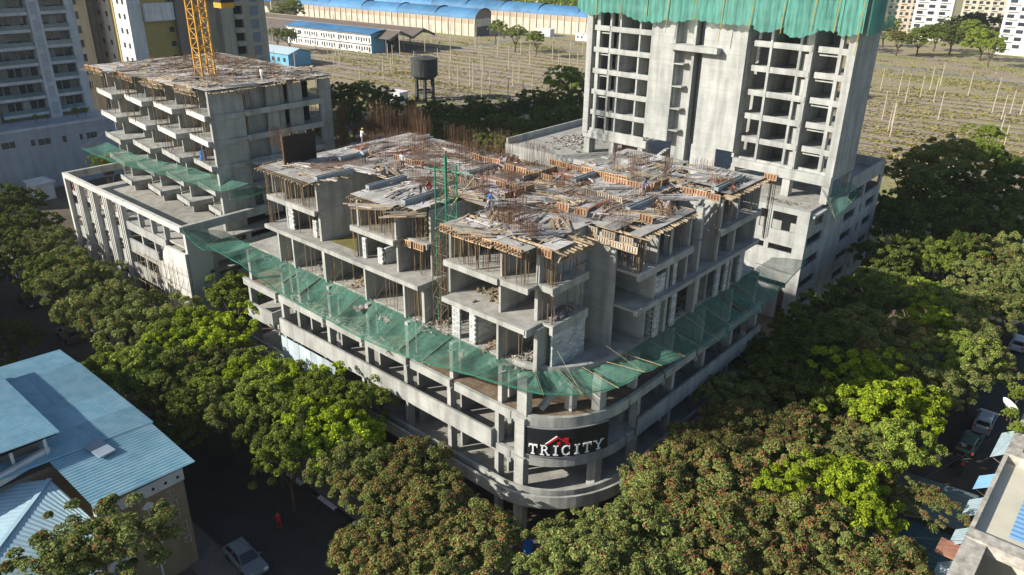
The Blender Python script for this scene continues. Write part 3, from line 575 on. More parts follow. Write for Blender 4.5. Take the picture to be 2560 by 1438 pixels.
# ------------------------------------------------------------------ catch nets
def lerp(a, b, t): return a+(b-a)*t
def catch_net(label, inner, outer, mat, sag=.5, poles=True, pole_len=.8, panel_mul=1):
    t = thing('catch_net', label, 'safety net', inner[0])
    n = len(inner)-1
    for i in range(n):
        a0, a1, b0, b1 = [Vector(v) for v in (inner[i], inner[i+1], outer[i], outer[i+1])]
        sg = sag*U(.6, 1.5); ph = U(0, 6); dip = U(.3, .7)
        def fn(u, v):
            p = a0.lerp(a1, u).lerp(b0.lerp(b1, u), v)
            s = math.sin(math.pi*u); q = math.sin(math.pi*min(1, v*1.02))
            p.z -= sg*s*(.35+.65*q)*.6 + .10*math.sin(9*u+ph)*math.sin(math.pi*v) + .05*math.sin(23*u+ph*3)*(1-v)
            p.z -= .28*math.exp(-((u-dip)**2+(v-.5)**2)*18)
            return p
        MB().grid(fn, 14, 8).build('net_panel', mat, t, True)
        if poles:
            d = (b0-a0)
            rod(t, 'support_pole', bamboo, a0-d*.12+Vector((0,0,.12)), b0+d*.06+Vector((0,0,.1)), .022 if a0.x > -3 else .015)
            if i % 2 == 0: rod(t, 'tie_rope', bamboo, b0+Vector((0,0,.1)), a0+Vector((0,0,1.6))-d*.05, .012, 4)
    mb = MB()
    for i in range(n): mb.bar(Vector(outer[i])+Vector((0,0,.05)), Vector(outer[i+1])+Vector((0,0,.05)), .05, n=4)
    mb.build('edge_rope', greenst, t)
    return t
def zo(s, tab):
    for (a, za), (b, zb) in zip(tab, tab[1:]):
        if s <= b: return lerp(za, zb, max(0, (s-a)/(b-a)))
    return tab[-1][1]
xs = [-45.5+i*2.95 for i in range(15)]
inn = [(x, 1.05, L4+.1) for x in xs]; out = [(x-.4, -2.2+U(-.15,.15), zo(x, [(-46,15.2),(-40,14.7),(-33,13.6),(-21,13.0),(-11,14.0),(-2.5,15.6)])+U(-.12,.12)) for x in xs]
cor = bow(-1.05, 5)[2:-1]
inn += [(x, y, L4+.2) for x, y in cor]; out += [(-1.3,-1.9,15.7),(.8,-.2,15.8),(2.1,2.2,15.8),(2.5,5.0,16.0),(2.4,7.6,15.4)][:len(cor)]
ys = [11+i*3.1 for i in range(9)]
inn += [(-1.05, y, L4+.1) for y in ys]; out += [(2.3+U(-.1,.15), y+.4, zo(y, [(9,14.9),(17,13.6),(26,13.6),(36,15.4)])+U(-.1,.1)) for y in ys]
catch_net('sagging green safety net slung around the podium edge of the corner building', inn, out, net_m)
catch_net('loose green netting bridging the gap between the corner building and the left building', [(-57.5,6,11.6),(-53,6,11.4),(-49,5,12.4),(-45.5,3,14.2)], [(-55.5,-.2,13.8),(-52,-.6,13.0),(-48.5,-1.4,13.6),(-46,-2.2,15.2)], net_m, .9)
# rubbish caught in the net
for i, (px, py) in enumerate([(665,648),(705,678),(755,698),(840,738),(905,775),(965,800),(1148,884),(1235,912)]):
    p = at(px, py, 14.1)
    mb = MB()
    for k in range(16):
        a = U(0, 6.28); x = p.x+random.gauss(0,.38); y = p.y+random.gauss(0,.25); s = U(.08,.3)
        mb.bar((x, y, 14.15+U(0,.2)), (x+math.cos(a)*s*1.6, y+math.sin(a)*s*1.6, 14.2+U(0,.25)), s, s*.5)
    tag(mb.build('net_rubbish', rubble), 'pale rubbish caught in the green net, %s heap from the left' % ORD[i], 'rubbish', 'rubbish in the net')
# ------------------------------------------------------------------ name board
t = thing('name_board', 'curved black board with white TRICITY lettering and red roof emblem', 'sign', (-3, 2.5, L2))
def arc(u, off):   # u 0..1 along the curved front
    tt = -math.pi/2 + R(17) + u*R(55); rx, ry = 6.5+off, 7.7+off
    return Vector((-6.5+rx*math.cos(tt), 7.7+ry*math.sin(tt), 0))
def panel(off, z0, z1, u0=0, u1=1, n=24):
    mb = MB(); mb.grid(lambda u, v: arc(u0+(u1-u0)*u, off)+Vector((0,0,z0+(z1-z0)*v)), n, 1)
    mb.grid(lambda u, v: arc(u0+(u1-u0)*(1-u), off-.12)+Vector((0,0,z0+(z1-z0)*v)), n, 1); mb.grid(lambda u, v: arc(u0+(u1-u0)*u, off-.12*(1-v)*-1-.12)+Vector((0,0,z1)), n, 1) if False else None
    mb.grid(lambda u, v: arc(u0+(u1-u0)*u, off-.12*v)+Vector((0,0,z1)), n, 1)
    return mb
SZ0, SZ1 = L2+.28, L3-.78
panel(.12, SZ0, SZ1).build('board', blackp, t)
band_o = panel(.14, SZ0-.02, SZ0+.06); band_o.build('trim', M('trim_metal', (.25,.25,.26)), t); panel(.14, SZ1-.06, SZ1+.02).build('trim', M('trim_metal', (.25,.25,.26)), t)
def bend(mb_mesh, name, mat, root, off=.16):
    for v in mb_mesh.vertices:
        p = arc(v.co.x, off + v.co.z) + Vector((0,0,v.co.y)); v.co = p
    o = bpy.data.objects.new(name, mb_mesh); mb_mesh.materials.clear(); mb_mesh.materials.append(mat); return link(o, root)
def serif(ch):
    """slab-serif capital as strokes in a 1 x 1 box, y up"""
    s = {'T': [('r',.42,.58,0,1),('r',0,1,.86,1),('r',0,.09,.68,.9),('r',.91,1,.68,.9),('r',.28,.72,0,.09)],
         'I': [('r',.36,.64,0,1),('r',.1,.9,0,.09),('r',.1,.9,.91,1)],
         'R': [('r',.12,.3,0,1),('r',0,.45,0,.09),('r',0,.5,.91,1),('a',.48,.73,.2,.36,.27,.16,-90,90),('r',.3,.5,.46,.56),('q',.44,.5,.6,.5,1.0,0,.8,0),('r',.72,1.05,0,.09)],
         'C': [('a',.52,.5,.30,.42,.5,.5,50,310),('r',.80,.88,.62,.98),('r',.80,.88,.06,.3)],
         'Y': [('q',.0,1,.2,1,.58,.45,.42,.45),('q',.8,1,.96,1,.56,.45,.46,.45),('r',.42,.58,0,.47),('r',.26,.74,0,.09),('r',-.08,.3,.91,1),('r',.7,1.08,.91,1)]}[ch]
    return s
def letter(ch, u0, du, z0, h, root):
    mb = MB(); th = .07
    def quad(a, b, c, d):
        P = [(x*du+u0, z0+y*h) for x, y in (a, b, c, d)]
        vs = [(x, y, 0) for x, y in P] + [(x, y, th) for x, y in P]
        mb.add(vs, [(4,5,6,7),(0,1,5,4),(1,2,6,5),(2,3,7,6),(3,0,4,7)])
    for s in serif(ch):
        if s[0] == 'r': quad((s[1],s[3]),(s[2],s[3]),(s[2],s[4]),(s[1],s[4]))
        elif s[0] == 'q': quad(*[(s[i],s[i+1]) for i in (1,3,5,7)])
        else:
            _, cx, cy, ri, ryi, ro, ryo, a0, a1 = (s + (0,))[:9] if len(s) == 9 else s
            n = 18
            if ch == 'C': ri, ryi, ro, ryo = .32, .40, .5, .5
            else: ri, ryi, ro, ryo = .14, .17, .30, .27
            for i in range(n):
                ta, tb = R(lerp(a0, a1, i/n)), R(lerp(a0, a1, (i+1)/n))
                quad((cx+ri*math.cos(ta), cy+ryi*math.sin(ta)), (cx+ro*math.cos(ta), cy+ryo*math.sin(ta)), (cx+ro*math.cos(tb), cy+ryo*math.sin(tb)), (cx+ri*math.cos(tb), cy+ryi*math.sin(tb)))
    bend(mb.mesh('letter', letterp), 'letter', letterp, root)
u = .045
for ch, wd in zip('TRICITY', (.12,.125,.085,.125,.085,.12,.125)):
    letter(ch, u+.01, wd*.86, SZ0+.24, .92, t); u += wd+.017
def flat(polys, mat, name):
    mb = MB()
    for pl in polys:
        n = len(pl); vs = [(x, y, 0) for x, y in pl]+[(x, y, .06) for x, y in pl]
        mb.add(vs, [tuple(range(n, 2*n))]+[(i, (i+1) % n, n+(i+1) % n, n+i) for i in range(n)])
    bend(mb.mesh(name, mat), name, mat, t)
zb = SZ0+1.22
flat([[(.255,zb+.06),(.29,zb+.06),(.395,zb+.64),(.385,zb+.80)],[(.385,zb+.80),(.395,zb+.64),(.50,zb+.06),(.545,zb+.06)],[(.455,zb+.60),(.51,zb+.62),(.51,zb+.28),(.455,zb+.50)]], redp, 'roof_emblem')
flat([[(.248,zb+.06),(.255,zb+.06),(.385,zb+.80),(.378,zb+.84)]], letterp, 'emblem_edge')
flat([[(.385,zb-.02),(.42,zb-.02),(.42,zb+.26),(.385,zb+.26)]], redp, 'emblem_window')
# blue tarpaulin and small clutter behind the corner
MB().grid(lambda u, v: Vector((-3.2+1.6*u, 6.2+.15*math.sin(6*u)+.3*v, L1+.3+2.6*v)), 8, 4).build('hung_tarpaulin', M('blue_tarp', (.02,.16,.30), (.015,.1,.2), 1, .5), cb)
# ------------------------------------------------------------------ tall tower under construction
TZ = [18.3+3.0*i for i in range(0, 10)]; TY0, TY1 = 57.4, 65.0
tw = thing('tower_block', 'tall bare concrete tower on stilts, its top wrapped in teal netting', 'building', (-22, 61, 0))
TOP = TZ[-1]+1
def colT(x0, x1, y0=None, y1=None, z0=18.3, z1=None, n='column'): B(tw, n, conc_t, x0, x1, TY0 if y0 is None else y0, TY0+.7 if y1 is None else y1, z0, z1 or TOP)
# left wing
B(tw, 'end_wall', conc_t, -41.4, -40.5, TY0-.3, TY1, 18.0, TOP)
for x0, x1 in ((-39.95,-39.4),(-37.75,-37.45),(-36.1,-35.85),(-32.85,-32.6)): colT(x0, x1, TY0+.05, TY0+.75)
for x in (-35.9, -32.7): B(tw, 'partition_wall', conc_t, x-.1, x+.1, TY0+.8, TY1-1.6, 18.3, TOP)
# right wing
B(tw, 'end_wall', conc_t, -4.4, -3.45, TY0-.2, TY1, 17.9, TOP)
for x0, x1 in ((-13.9,-13.6),(-10.2,-9.9),(-8.95,-8.5),(-5.5,-5.1)): colT(x0, x1, TY0+.05, TY0+.9)
for x in (-13.75, -8.7): B(tw, 'partition_wall', conc_t, x-.1, x+.1, TY0+.9, TY1-1.4, 18.3, TOP)
# solid shafts in the middle
B(tw, 'shaft_wall', conc_t, -30.7, -26.9, TY0-.25, TY0+.15, 19.0, TOP); B(tw, 'shaft_wall', conc_t, -27.1, -26.8, TY0+.15, TY0+2.2, 19.0, TOP)
B(tw, 'shaft_wall', conc_t, -26.8, -24.25, TY0+1.1, TY0+1.4, L4, TOP); B(tw, 'shaft_wall', conc_t, -24.4, -24.05, TY0-.1, TY0+1.1, L4, TOP)
B(tw, 'shaft_wall', conc_t, -24.05, -22.9, TY0+1.5, TY0+1.8, L4, TOP)
B(tw, 'shaft_wall', conc_t, -22.9, -16.95, TY0+.05, TY0+.4, 19.2, TOP); B(tw, 'shaft_wall', conc_t, -23.1, -19.4, TY0+.05, TY0+.4, L4, 19.2)
B(tw, 'shaft_wall', conc_t, -17.2, -16.9, TY0+.4, TY0+3.2, 18.4, TOP); B(tw, 'shaft_wall', conc_t, -30.7, -30.45, TY0+.15, TY0+3, 18.6, TOP)
B(tw, 'canopy_slab', conc_t, -27.4, -20.3, TY0-1.2, TY0+1.2, 31.5, 32.15); B(tw, 'canopy_slab', conc_t, -27.2, -20.5, TY0-1.0, TY0+1.0, 32.15, 32.2)
for i, z in enumerate(TZ):
    B(tw, 'floor_slab', conc_t, -40.5, -30.6, TY0+.85, TY1, z-.16, z+.004); B(tw, 'floor_slab', conc_t, -16.9, -4.3, TY0+1.0, TY1, z-.16, z+.004)
    for a, b, o in ((-40.3,-37.7,.1),(-37.55,-30.7,0),(-16.0,-10.0,.25),(-10.1,-8.6,.1),(-8.0,-5.2,.45),(-5.2,-4.3,.15)):
        h = .55 if i else .8
        B(tw, 'spandrel', conc_t, a, b, TY0-.12+o, TY0+.12+o, z-.45, z+h-.45+.15)
    if i:
        B(tw, 'sill_ledge', conc_t, -39.3, -37.8, TY0+.3, TY0+.5, z-.85, z-.7); B(tw, 'sill_ledge', conc_t, -7.9, -5.6, TY0+.7, TY0+.9, z-.85, z-.7)
        B(tw, 'inner_panel', conc_t, -37.2, -36.2, TY0+1.2, TY0+1.35, z-2.9, z-.9); B(tw, 'inner_panel', conc_t, -9.75, -9.05, TY0+.6, TY0+.75, z-2.9, z-.8)
    B(tw, 'back_wall', conc_t, -40.5, -36.4, TY1-1.6, TY1-1.4, z, z+2.84); B(tw, 'back_wall', conc_t, -34.2, -30.6, TY1-1.6, TY1-1.4, z, z+2.84)
    B(tw, 'back_wall', conc_t, -16.9, -8.8, TY1-1.4, TY1-1.2, z, z+2.84); B(tw, 'back_wall', conc_t, -8.8, -7.6, TY1-1.4, TY1-1.2, z, z+2.84)
    if i and z < 31: B(tw, 'louvre_slab', conc_t, -26.8, -25.4, TY0-.3, TY0+1.1, z-.75, z-.62)
    B(tw, 'beam', conc_t, -22.5, -17, TY1-.2, TY1, z-.4, z)
B(tw, 'rear_wall', conc_t, -30.5, -17, TY1-.2, TY1+.1, 18, TOP)
# stilts and transfer beams
B(tw, 'transfer_beam', conc_t, -41.3, -30.2, TY0-.2, TY0+.6, 17.3, 18.35); B(tw, 'transfer_beam', conc_t, -16.7, -10.1, TY0-.25, TY0+.6, 17.4, 18.5); B(tw, 'transfer_beam', conc_t, -10.1, -3.5, TY0-.3, TY0+.6, 17.2, 18.45)
for x0, x1, y0, y1 in ((-41.2,-40.2,TY0,TY0+1.6),(-36.6,-35.8,TY0,TY0+1.2),(-31.6,-30.8,TY0,TY0+2),(-17,-16.4,TY0+.2,TY0+1.2),(-9.6,-8.6,TY0-.1,TY0+1.1),(-4.5,-3.6,TY0-.15,TY0+1.0),(-9.6,-8.6,TY1-1,TY1),(-4.5,-3.6,TY1-1,TY1),(-41,-40.2,TY1-1,TY1),(-36.6,-35.8,TY1-1,TY1)):
    B(tw, 'stilt', conc_t, x0, x1, y0, y1, L4, 17.6)
for k in range(9):
    B(tw, 'stair_step', conc_t, -30.2+k*.3, -29.8+k*.3, TY0+.8, TY0+2.0, L4+.2+k*.27, L4+.45+k*.27); B(tw, 'stair_step', wood, -18.9+k*.22, -18.55+k*.22, TY0+.9, TY0+2.0, L4+.1+k*.24, L4+.33+k*.24)
B(tw, 'brick_stub', redply, -35.6, -33.4, TY0+2, TY0+2.2, L4, 17.2)
# podium of the tower
tp = thing('tower_podium', 'pale concrete podium under the tall tower with deep window slots', 'building', (-28, 66, 0))
PX0, PX1, PY0, PY1 = -53, -3.7, 52.6, 80
B(tp, 'deck', conc_f, PX0+.3, PX1-.3, PY0+.3, PY1-.3, L4-.3, L4-.02)
B(tp, 'parapet', conc_t, PX0, -41.5, PY0, PY0+.3, 11.7, L4+.1); B(tp, 'parapet', conc_t, PX0, PX0+.3, PY0+.3, PY1, 12.6, L4+.9); B(tp, 'parapet', conc_t, PX0+.3, PX1-9, PY1-.3, PY1, 13, L4+1.1)
B(tp, 'parapet', conc_t, PX1-.25, PX1, 66.5, PY1, 14.4, L4+1.5); B(tp, 'parapet', conc_t, -12, PX1-.25, PY1-.3, PY1, 14.4, L4+1.5)
B(tp, 'front_band', conc_t, -41.5, PX1, PY0, PY0+.35, 14.25, L4+.05)
for z0, z1 in ((12.0-.9, 12.0+.25-.0),):
    B(tp, 'front_band', conc_t, -20, PX1, PY0, PY0+.3, 10.0, 11.9)
B(tp, 'front_band', conc_t, -20, PX1, PY0, PY0+.3, 5.2, 9.2); B(tp, 'front_band', conc_t, -20, -6, PY0, PY0+.3, 0, 4.4)
for x0, x1 in ((-10.9,-9.9),(-5.2,PX1),(-16.5,-15.5),(-8.9,-8.3)): B(tp, 'pier', conc_t, x0, x1, PY0+.01, PY0+.32, 0 if x1 > -4 else 9.0, 14.3)
B(tp, 'inner_wall', conc_t, -20, PX1-.3, PY0+4, PY0+4.2, 0, L4-.3)
for x in (-53,-48.2,-44): B(tp, 'pier', conc_t, x, x+(.7 if x > -53 else .6), PY0+.02, PY0+.7, 0, 11.8)
B(tp, 'low_wall', conc_t, PX0, -40, PY0+.1, PY0+.3, 4, 10.2); B(tp, 'beam', conc_t, PX0, -30, PY0+.1, PY0+.5, 8.9, 10.0)
# shaded right flank with window slots (each slot an opening between wall pieces)
ZR = [(1.6,2.9),(4.4,5.6),(7.3,8.6),(10.2,11.5)]
ywin = [(53.1,58.1),(65.7,70.1),(74.4,78.4)]; ysm = (71.8,72.7)
prev = 0
for z0, z1 in ZR:
    B(tp, 'flank_band', conc_t, PX1-.3, PX1, PY0+.33, PY1, prev, z0)
    ya = PY0+.33
    for (a, b) in ywin[:1]+ywin[1:2]+[ysm]+ywin[2:]:
        B(tp, 'flank_pier', conc_t, PX1-.3, PX1, ya, a, z0, z1); ya = b
    B(tp, 'flank_pier', conc_t, PX1-.3, PX1, ya, PY1, z0, z1)
    for a, b in ywin: B(tp, 'shadow_reveal', glass, PX1-.28, PX1-.24, a, b, z0, z1)
    prev = z1
B(tp, 'flank_band', conc_t, PX1-.3, PX1, PY0+.33, PY1, prev, 12.6)
for a, b in ((PY0+.33,54.6),(57.6,66.2),(78.9,PY1),(72,72.8)): B(tp, 'flank_pier', conc_t, PX1-.3, PX1, a, b, 12.6, 14.4)
B(tp, 'flank_band', conc_t, PX1-.3, PX1, 66.3, PY1, 14.4, L4+.2); B(tp, 'ledge', conc_t, PX1-.3, PX1+.5, 53, 57, 14.2, 14.5)
B(tp, 'back_wall', conc_t, PX0, PX1, PY1-.3, PY1-.01, 0, 12.9); B(tp, 'left_wall', conc_t, PX0, PX0+.3, PY0+.8, PY1, 0, 8)
heap('debris', 'boards and bent bars strewn over the open podium left of the tall tower', 'debris', -46, 62, L4, 260, 4, 6, .3, rubble, (.1,.4))
heap('debris', 'heap of dark tangled pipes at the foot of the tall tower', 'debris', -20, 55.6, L4, 90, 1.8, .9, .5, propm, (.1,.3))
heap('debris', 'bent reinforcing offcuts on the podium before the tower stilts', 'debris', -8, 54.6, L4, 90, 3.4, .8, .2, rebar, (.04,.12))
catch_net('small torn net on poles at the right corner of the tower podium', [(-4.4,57,16.8),(-3.5,60,16.6),(-3.5,64,16.4)], [(-1.6,55,14.3),(-1.2,59,15.3),(-1.4,63,15.9)], net_m, .6)
# teal wrap round the tower top
t = thing('tower_netting', 'teal safety netting hung in folds around the top of the tall tower', 'safety net', (-22, 56, 35))
def folds(u, v, p0, p1, out, zb, zt, k):
    p = Vector(p0).lerp(Vector(p1), u); f = .07*math.sin(u*k*.6)+.05*math.sin(u*k*2.1+1)+.035*math.sin(u*k*5.1+k)
    p += Vector(out)*(f*(1.1-.4*v)+.25)
    z = zb + .32*math.sin(u*3.1+k) - .35*math.sin(math.pi*u) + .07*math.sin(u*k*1.9) + .04*math.sin(u*k*4.7)
    return Vector((p.x, p.y, lerp(z, zt, v)))
fx = [-42.4,-38.6,-34.6,-30.8,-27.4,-23.6,-19.6,-15.6,-11.8,-8.0,-5.4,-2.9]
for i, (a, b) in enumerate(zip(fx, fx[1:])):
    zb = 35.3+U(-.35,.35); k = U(9,16)
    MB().grid(lambda u, v: folds(u, v, (a-.1,TY0-1.1,0), (b+.12,TY0-1.1,0), (0,-1,0), zb, TOP+1.5, k), 26, 8).build('net_drape', net_t, t, True)
    rod(t, 'tie_rope', M('yellow_rope', (.45,.33,.06), (.35,.25,.05), 2), (b, TY0-1.6, TOP+1), (b-U(.1,.7), TY0-1.5, 33.4+U(-.3,2.2)), .05, 5)
MB().grid(lambda u, v: folds(u, v, (-2.7,TY0-1.1,0), (-2.7,TY1+.6,0), (1,0,0), 35.4, TOP+1.5, 12), 26, 8).build('net_drape', net_t, t, True)
MB().grid(lambda u, v: folds(u, v, (-42.4,TY1+.6,0), (-42.4,TY0-1.1,0), (-1,0,0), 35.2, TOP+1.5, 12), 26, 8).build('net_drape', net_t, t, True)
paleconc = M('pale_concrete', (.56,.55,.51), (.46,.45,.42), .6, .85, streak=.15)
def lrot(root, name, mat, o, x0, x1, y0, y1, z0, z1, a=None):
    a = SA if a is None else a; x = (x0+x1)/2; y = (y0+y1)/2
    ob = bpy.data.objects.new(name, cube(mat)); ob.location = (o[0]+x*math.cos(a)-y*math.sin(a), o[1]+x*math.sin(a)+y*math.cos(a), (z0+z1)/2)
    ob.scale = (x1-x0+U(0,.005), y1-y0+U(0,.005), z1-z0+U(0,.005)); ob.rotation_euler.z = a; return link(ob, root)
# ------------------------------------------------------------------ left building: framed podium with a stepped block on top
lb = thing('stepped_building', 'concrete block of stacked balconies behind a pale framed podium', 'building', (-72, 10, 0))
X0, X1, ZT = -88.9, -56.1, 14.0
B(lb, 'frame_beam', paleconc, X0, X1, -.25, .25, 13.35, ZT); B(lb, 'frame_beam', conc, X1-.55, X1, .25, 13, 13.0, ZT-.004); B(lb, 'frame_beam', conc, X0, X0+.5, .25, 9, 13.0, ZT-.004)
B(lb, 'corner_post', paleconc, X0, X0+.55, -.24, .3, 0, 13.35)
B(lb, 'corner_pier', aac, X1-.5, X1+.001, .27, 3.2, 0, 13.0)
for z in (3.6, 7.4, 11.2): B(lb, 'floor_slab', conc_f, X0+.3, X1-.3, .4, 22, z-.25, z)
# bays with spandrels between vertical fins
for i, x in enumerate((-84.9, -80.6, -76.4, -72.3)):
    for d in (0, .55, 1.1): B(lb, 'fin', paleconc, x+d, x+d+.22, -.35, .28, .3, 13.36)
for i, x in enumerate((-88.3, -83.5, -79.2, -75.0)):
    x1 = x+3.2 if i == 0 else x+2.6
    for z in (1.0, 4.6, 7.9): B(lb, 'spandrel', conc, x, x1, .3, .5, z, z+1.7)
    B(lb, 'spandrel', conc, x, x1, .3, .5, 10.9, 11.5)
    for r in range(5):
        for c in range(5):
            if (r+c) % 2 == 0: B(lb, 'jali_brick', redply, x+.5+c*.3, x+.78+c*.3, .34, .46, 11.5+r*.28, 11.76+r*.28)
for z, a, b in ((10.3,-71.0,-60.6),(7.2,-71.0,-63.2),(3.9,-71,-62)): B(lb, 'spandrel', conc, a, b, -.1, .12, z-.1, z+.95 if z > 9 else z+1.7)
for x in (-67.4,-64.1,-60.9):
    B(lb, 'column', conc, x-.15, x+.15, .1, .7, 0, 13.35)
MB().prism([(-63.3,-.12),(X1-.02,-.12),(X1-.02,.2),(-63.3,.2)], 0, 7.9).build('blank_wall', paleconc, lb)
MB().add([(-62.2,-.12,7.9),(X1-.02,-.12,7.9),(X1-.02,-.12,10.6),(-60.6,-.12,10.6),(-61.7,-.12,9.6),(-62.2,.2,7.9),(X1-.02,.2,7.9),(X1-.02,.2,10.6),(-60.6,.2,10.6),(-61.7,.2,9.6)],
         [(0,1,2,3,4),(9,8,7,6,5),(2,7,8,3),(3,8,9,4),(4,9,5,0),(1,6,7,2)]).build('blank_wall', paleconc, lb)
for z in (1.2, 5.0, 8.6): B(lb, 'side_band', conc, X1-.45, X1-.1, 3.2, 14, z, z+1.7)
for y in (3.3, 8.2, 13.2): B(lb, 'column', conc, X1-.6, X1-.12, y, y+.5, 0, 11)
B(lb, 'inner_wall', conc, X0+1, X1-1, 13.0, 13.2, 0, 11.0)
# roof floors and bays of the stepped block
ZS = [28.3-3.0*i for i in range(6)]      # roof deck, 25.3, 22.3, 19.3, 16.3, 13.3
bays = [(-85.6,-79.0,-82.9,4.5),(-78.5,-71.8,-75.4,5.0),(-71.3,-64.9,-68.1,5.4),(-64.2,-58.4,-60.6,6.0)]
SA = R(-7.2)
for bi, (xa, xb, xw, yf) in enumerate(bays):
    o_ = (xb, yf); wd = xb-xa-.25; xr = xw-xb
    for z in ZS[1:]:
        k = 1.0 if z < 16 else 0
        a0, a1 = -wd+k, -k*.8; y0 = k*.6
        lrot(lb, 'balcony_slab', conc, o_, a0, a1, y0, 6, z-.16, z+.005); lrot(lb, 'balcony_edge', paleconc if z > 21 else conc, o_, a0, a1, y0-.06, y0+.14, z-.5, z+.14)
        lrot(lb, 'balcony_edge', conc, o_, a1-.15, a1+.02, y0+.15, 4.4, z-.5, z+.1)
    for z in ZS[1:] + [11.2]:
        t1 = z+2.84 if z > 12 else 13.1
        lrot(lb, 'cross_wall', conc, o_, xr-.12, xr+.12, 1.7, 11, z, t1); lrot(lb, 'cross_wall', conc, o_, xr-3.9+.25, xr-3.7+.25, 1.7, 7, z, t1)
        lrot(lb, 'back_wall', conc, o_, xr-3.5, xr-.1, 4.6, 4.75, z, t1)
        if bi < 3: lrot(lb, 'cross_wall', conc, o_, xr+.1, xr+4, 7.0, 7.2, z, t1)
# shaded right flank of the stepped block
for z in ZS[1:]:
    B(lb, 'flank_wall', conc, -58.6, -58.2, 6.6, 11.0, z+.01, z+2.84); B(lb, 'flank_wall', conc, -58.9, -58.6, 14.4, 16.4, z+.01, z+2.84); B(lb, 'flank_wall', conc, -58.9, -58.6, 17.6, 19.6, z+.01, z+2.84); B(lb, 'flank_wall', conc, -58.6, -58.25, 22.0, 23.8, z+.01, z+2.84)
    B(lb, 'floor_slab', conc_f, -86, -58.3, 9.4, 23.8, z-.2, z); B(lb, 'edge_beam', conc, -58.35, -57.95, 11.0, 22.2, z-.5, z+.15); B(lb, 'band_course', conc, -58.25, -58.12, 6.55, 11.0, z-.35, z+.12); B(lb, 'inner_wall', dark, -61, -60.8, 11, 22, z, z+2.8)  # dark inner sheet: interior shade put into its colour
    if z < 21: B(lb, 'balcony_slab', conc, -58.3, -56.6, 11.0, 14.4, z-.25, z+.02)
B(lb, 'flank_wall', conc, -58.7, -58.2, 6.5, 9.5, 11.2, 13.3); B(lb, 'flank_wall', dark, -58.9, -58.7, 9.5, 22, 4, 13.3)  # second piece is a near-black sheet painting the shaded interior
blockwall(lb, 'x', -57.9, 12, 14.6, 12.0, 15.8)
# its roof formwork
t = thing('slab_formwork', 'brown plywood deck with edge shutters on top of the stepped balcony block', 'formwork', (-72, 10, 25.3))
DL = 28.3
for x0, x1, y0, y1 in ((-86,-79,4.6,24),(-79,-71.8,5.4,24),(-71.8,-64.6,5.8,24),(-64.6,-58,6.4,24)):
    sheets(t, x0, x1, y0, y1, DL, .03, .05)
    for yy in range(int(y0)+1, 24, 3): B(t, 'bearer', wood, x0, x1, yy-.06, yy+.06, DL-.22, DL-.05)
for bi, (xa, xb, xw, yf) in enumerate(bays):
    shutters(t, SH_RED if bi < 2 else SH_GREY, (xa, yf), (xb-1.8, yf), DL-.25); 
    if bi >= 2: shutters(t, SH_GREY, (xa, yf-.2), (xb-1.6, yf-.2), DL-.65, lean=.35)
    joists(t, (xa, yf-.1), (xb-1, yf-.1), DL-.3, S_, .5, 1.2)
    for z in (25.3, 22.3, 19.3)[: 3 if bi > 1 else 2]:
        props(t, xw-3.6, xw+.6, yf+.3, yf+2.6, z, z+2.75, 26 if z > 24 else 20)
for mt_, nm in ((wood, 'brown boards and offcuts'), (rebar, 'rusty bars and mats')):
    mb = MB()
    for _ in range(420):
        x = U(-85,-59); y = U(7,23.5); a = random.choice((0,1.57))+random.gauss(0,.2); l = U(.4,2.2); w_ = U(.05,.16) if mt_ is wood else .04
        mb.bar((x-math.cos(a)*l/2, y-math.sin(a)*l/2, DL+U(.06,.12)), (x+math.cos(a)*l/2, y+math.sin(a)*l/2, DL+U(.06,.25)), w_, w_*.6)
    tag(mb.build('deck_litter', mt_), nm+' strewn over the stepped block roof', 'litter', kind='stuff')
for bi, (xa, xb, xw, yf) in enumerate(bays): shutters(t, SH_RED if bi < 2 else SH_GREY, (xa, yf+.45), (xb-.6, yf-.25), DL-.55, lean=.12)
joists(t, (-57.95,6.6), (-57.95,24), DL-.25, E_, .34, 1.0); shutters(t, SH_GREY, (-57.8,10.2), (-57.8,12.6), DL-.7, lean=.5)
props(t, -58.7, -58.2, 11, 22, 25.3, 28.1, 34); props(t, -58.7, -58.2, 11, 22, 22.3, 25.1, 30)
for i in range(22):
    rebar_field('dark starter bars on the roof of the stepped block, %s clump' % ORD[i], U(-84,-62), U(9,22.5), DL, 9, U(1.2,3), U(.7,1.7), 'x', group='bars on the stepped block roof')
for i, (px, py) in enumerate([(300,180),(360,190),(420,200),(620,195),(700,205),(450,170),(560,175),(760,195),(480,215),(600,215)]):
    pile(i, px, py, DL, 14, 3.6, U(0,3), wood if i % 3 else ply, 'brown boards on the roof of the stepped block, %s heap' % ORD[i])
# green net of the stepped block
pts = [(205,372),(255,395),(310,412),(365,425),(420,440),(480,458),(553,480)]
o = [at_y(px, py, 2.2+.45*k) for k, (px, py) in enumerate(pts)]; i_ = [Vector((p.x+.8, p.y+3.2, p.z+.5)) for p in o]
catch_net('green safety net sagging along the balconies of the stepped block', [tuple(p) for p in i_], [tuple(p) for p in o], net_m, .7)
catch_net('short green net at the shaded flank of the stepped block', [(-58,7.5,16.2),(-58,11,16.2),(-58,15,16)], [(-56.2,6.5,15.6),(-55.6,10.5,15.8),(-55.6,14.5,15.4)], net_m, .4)
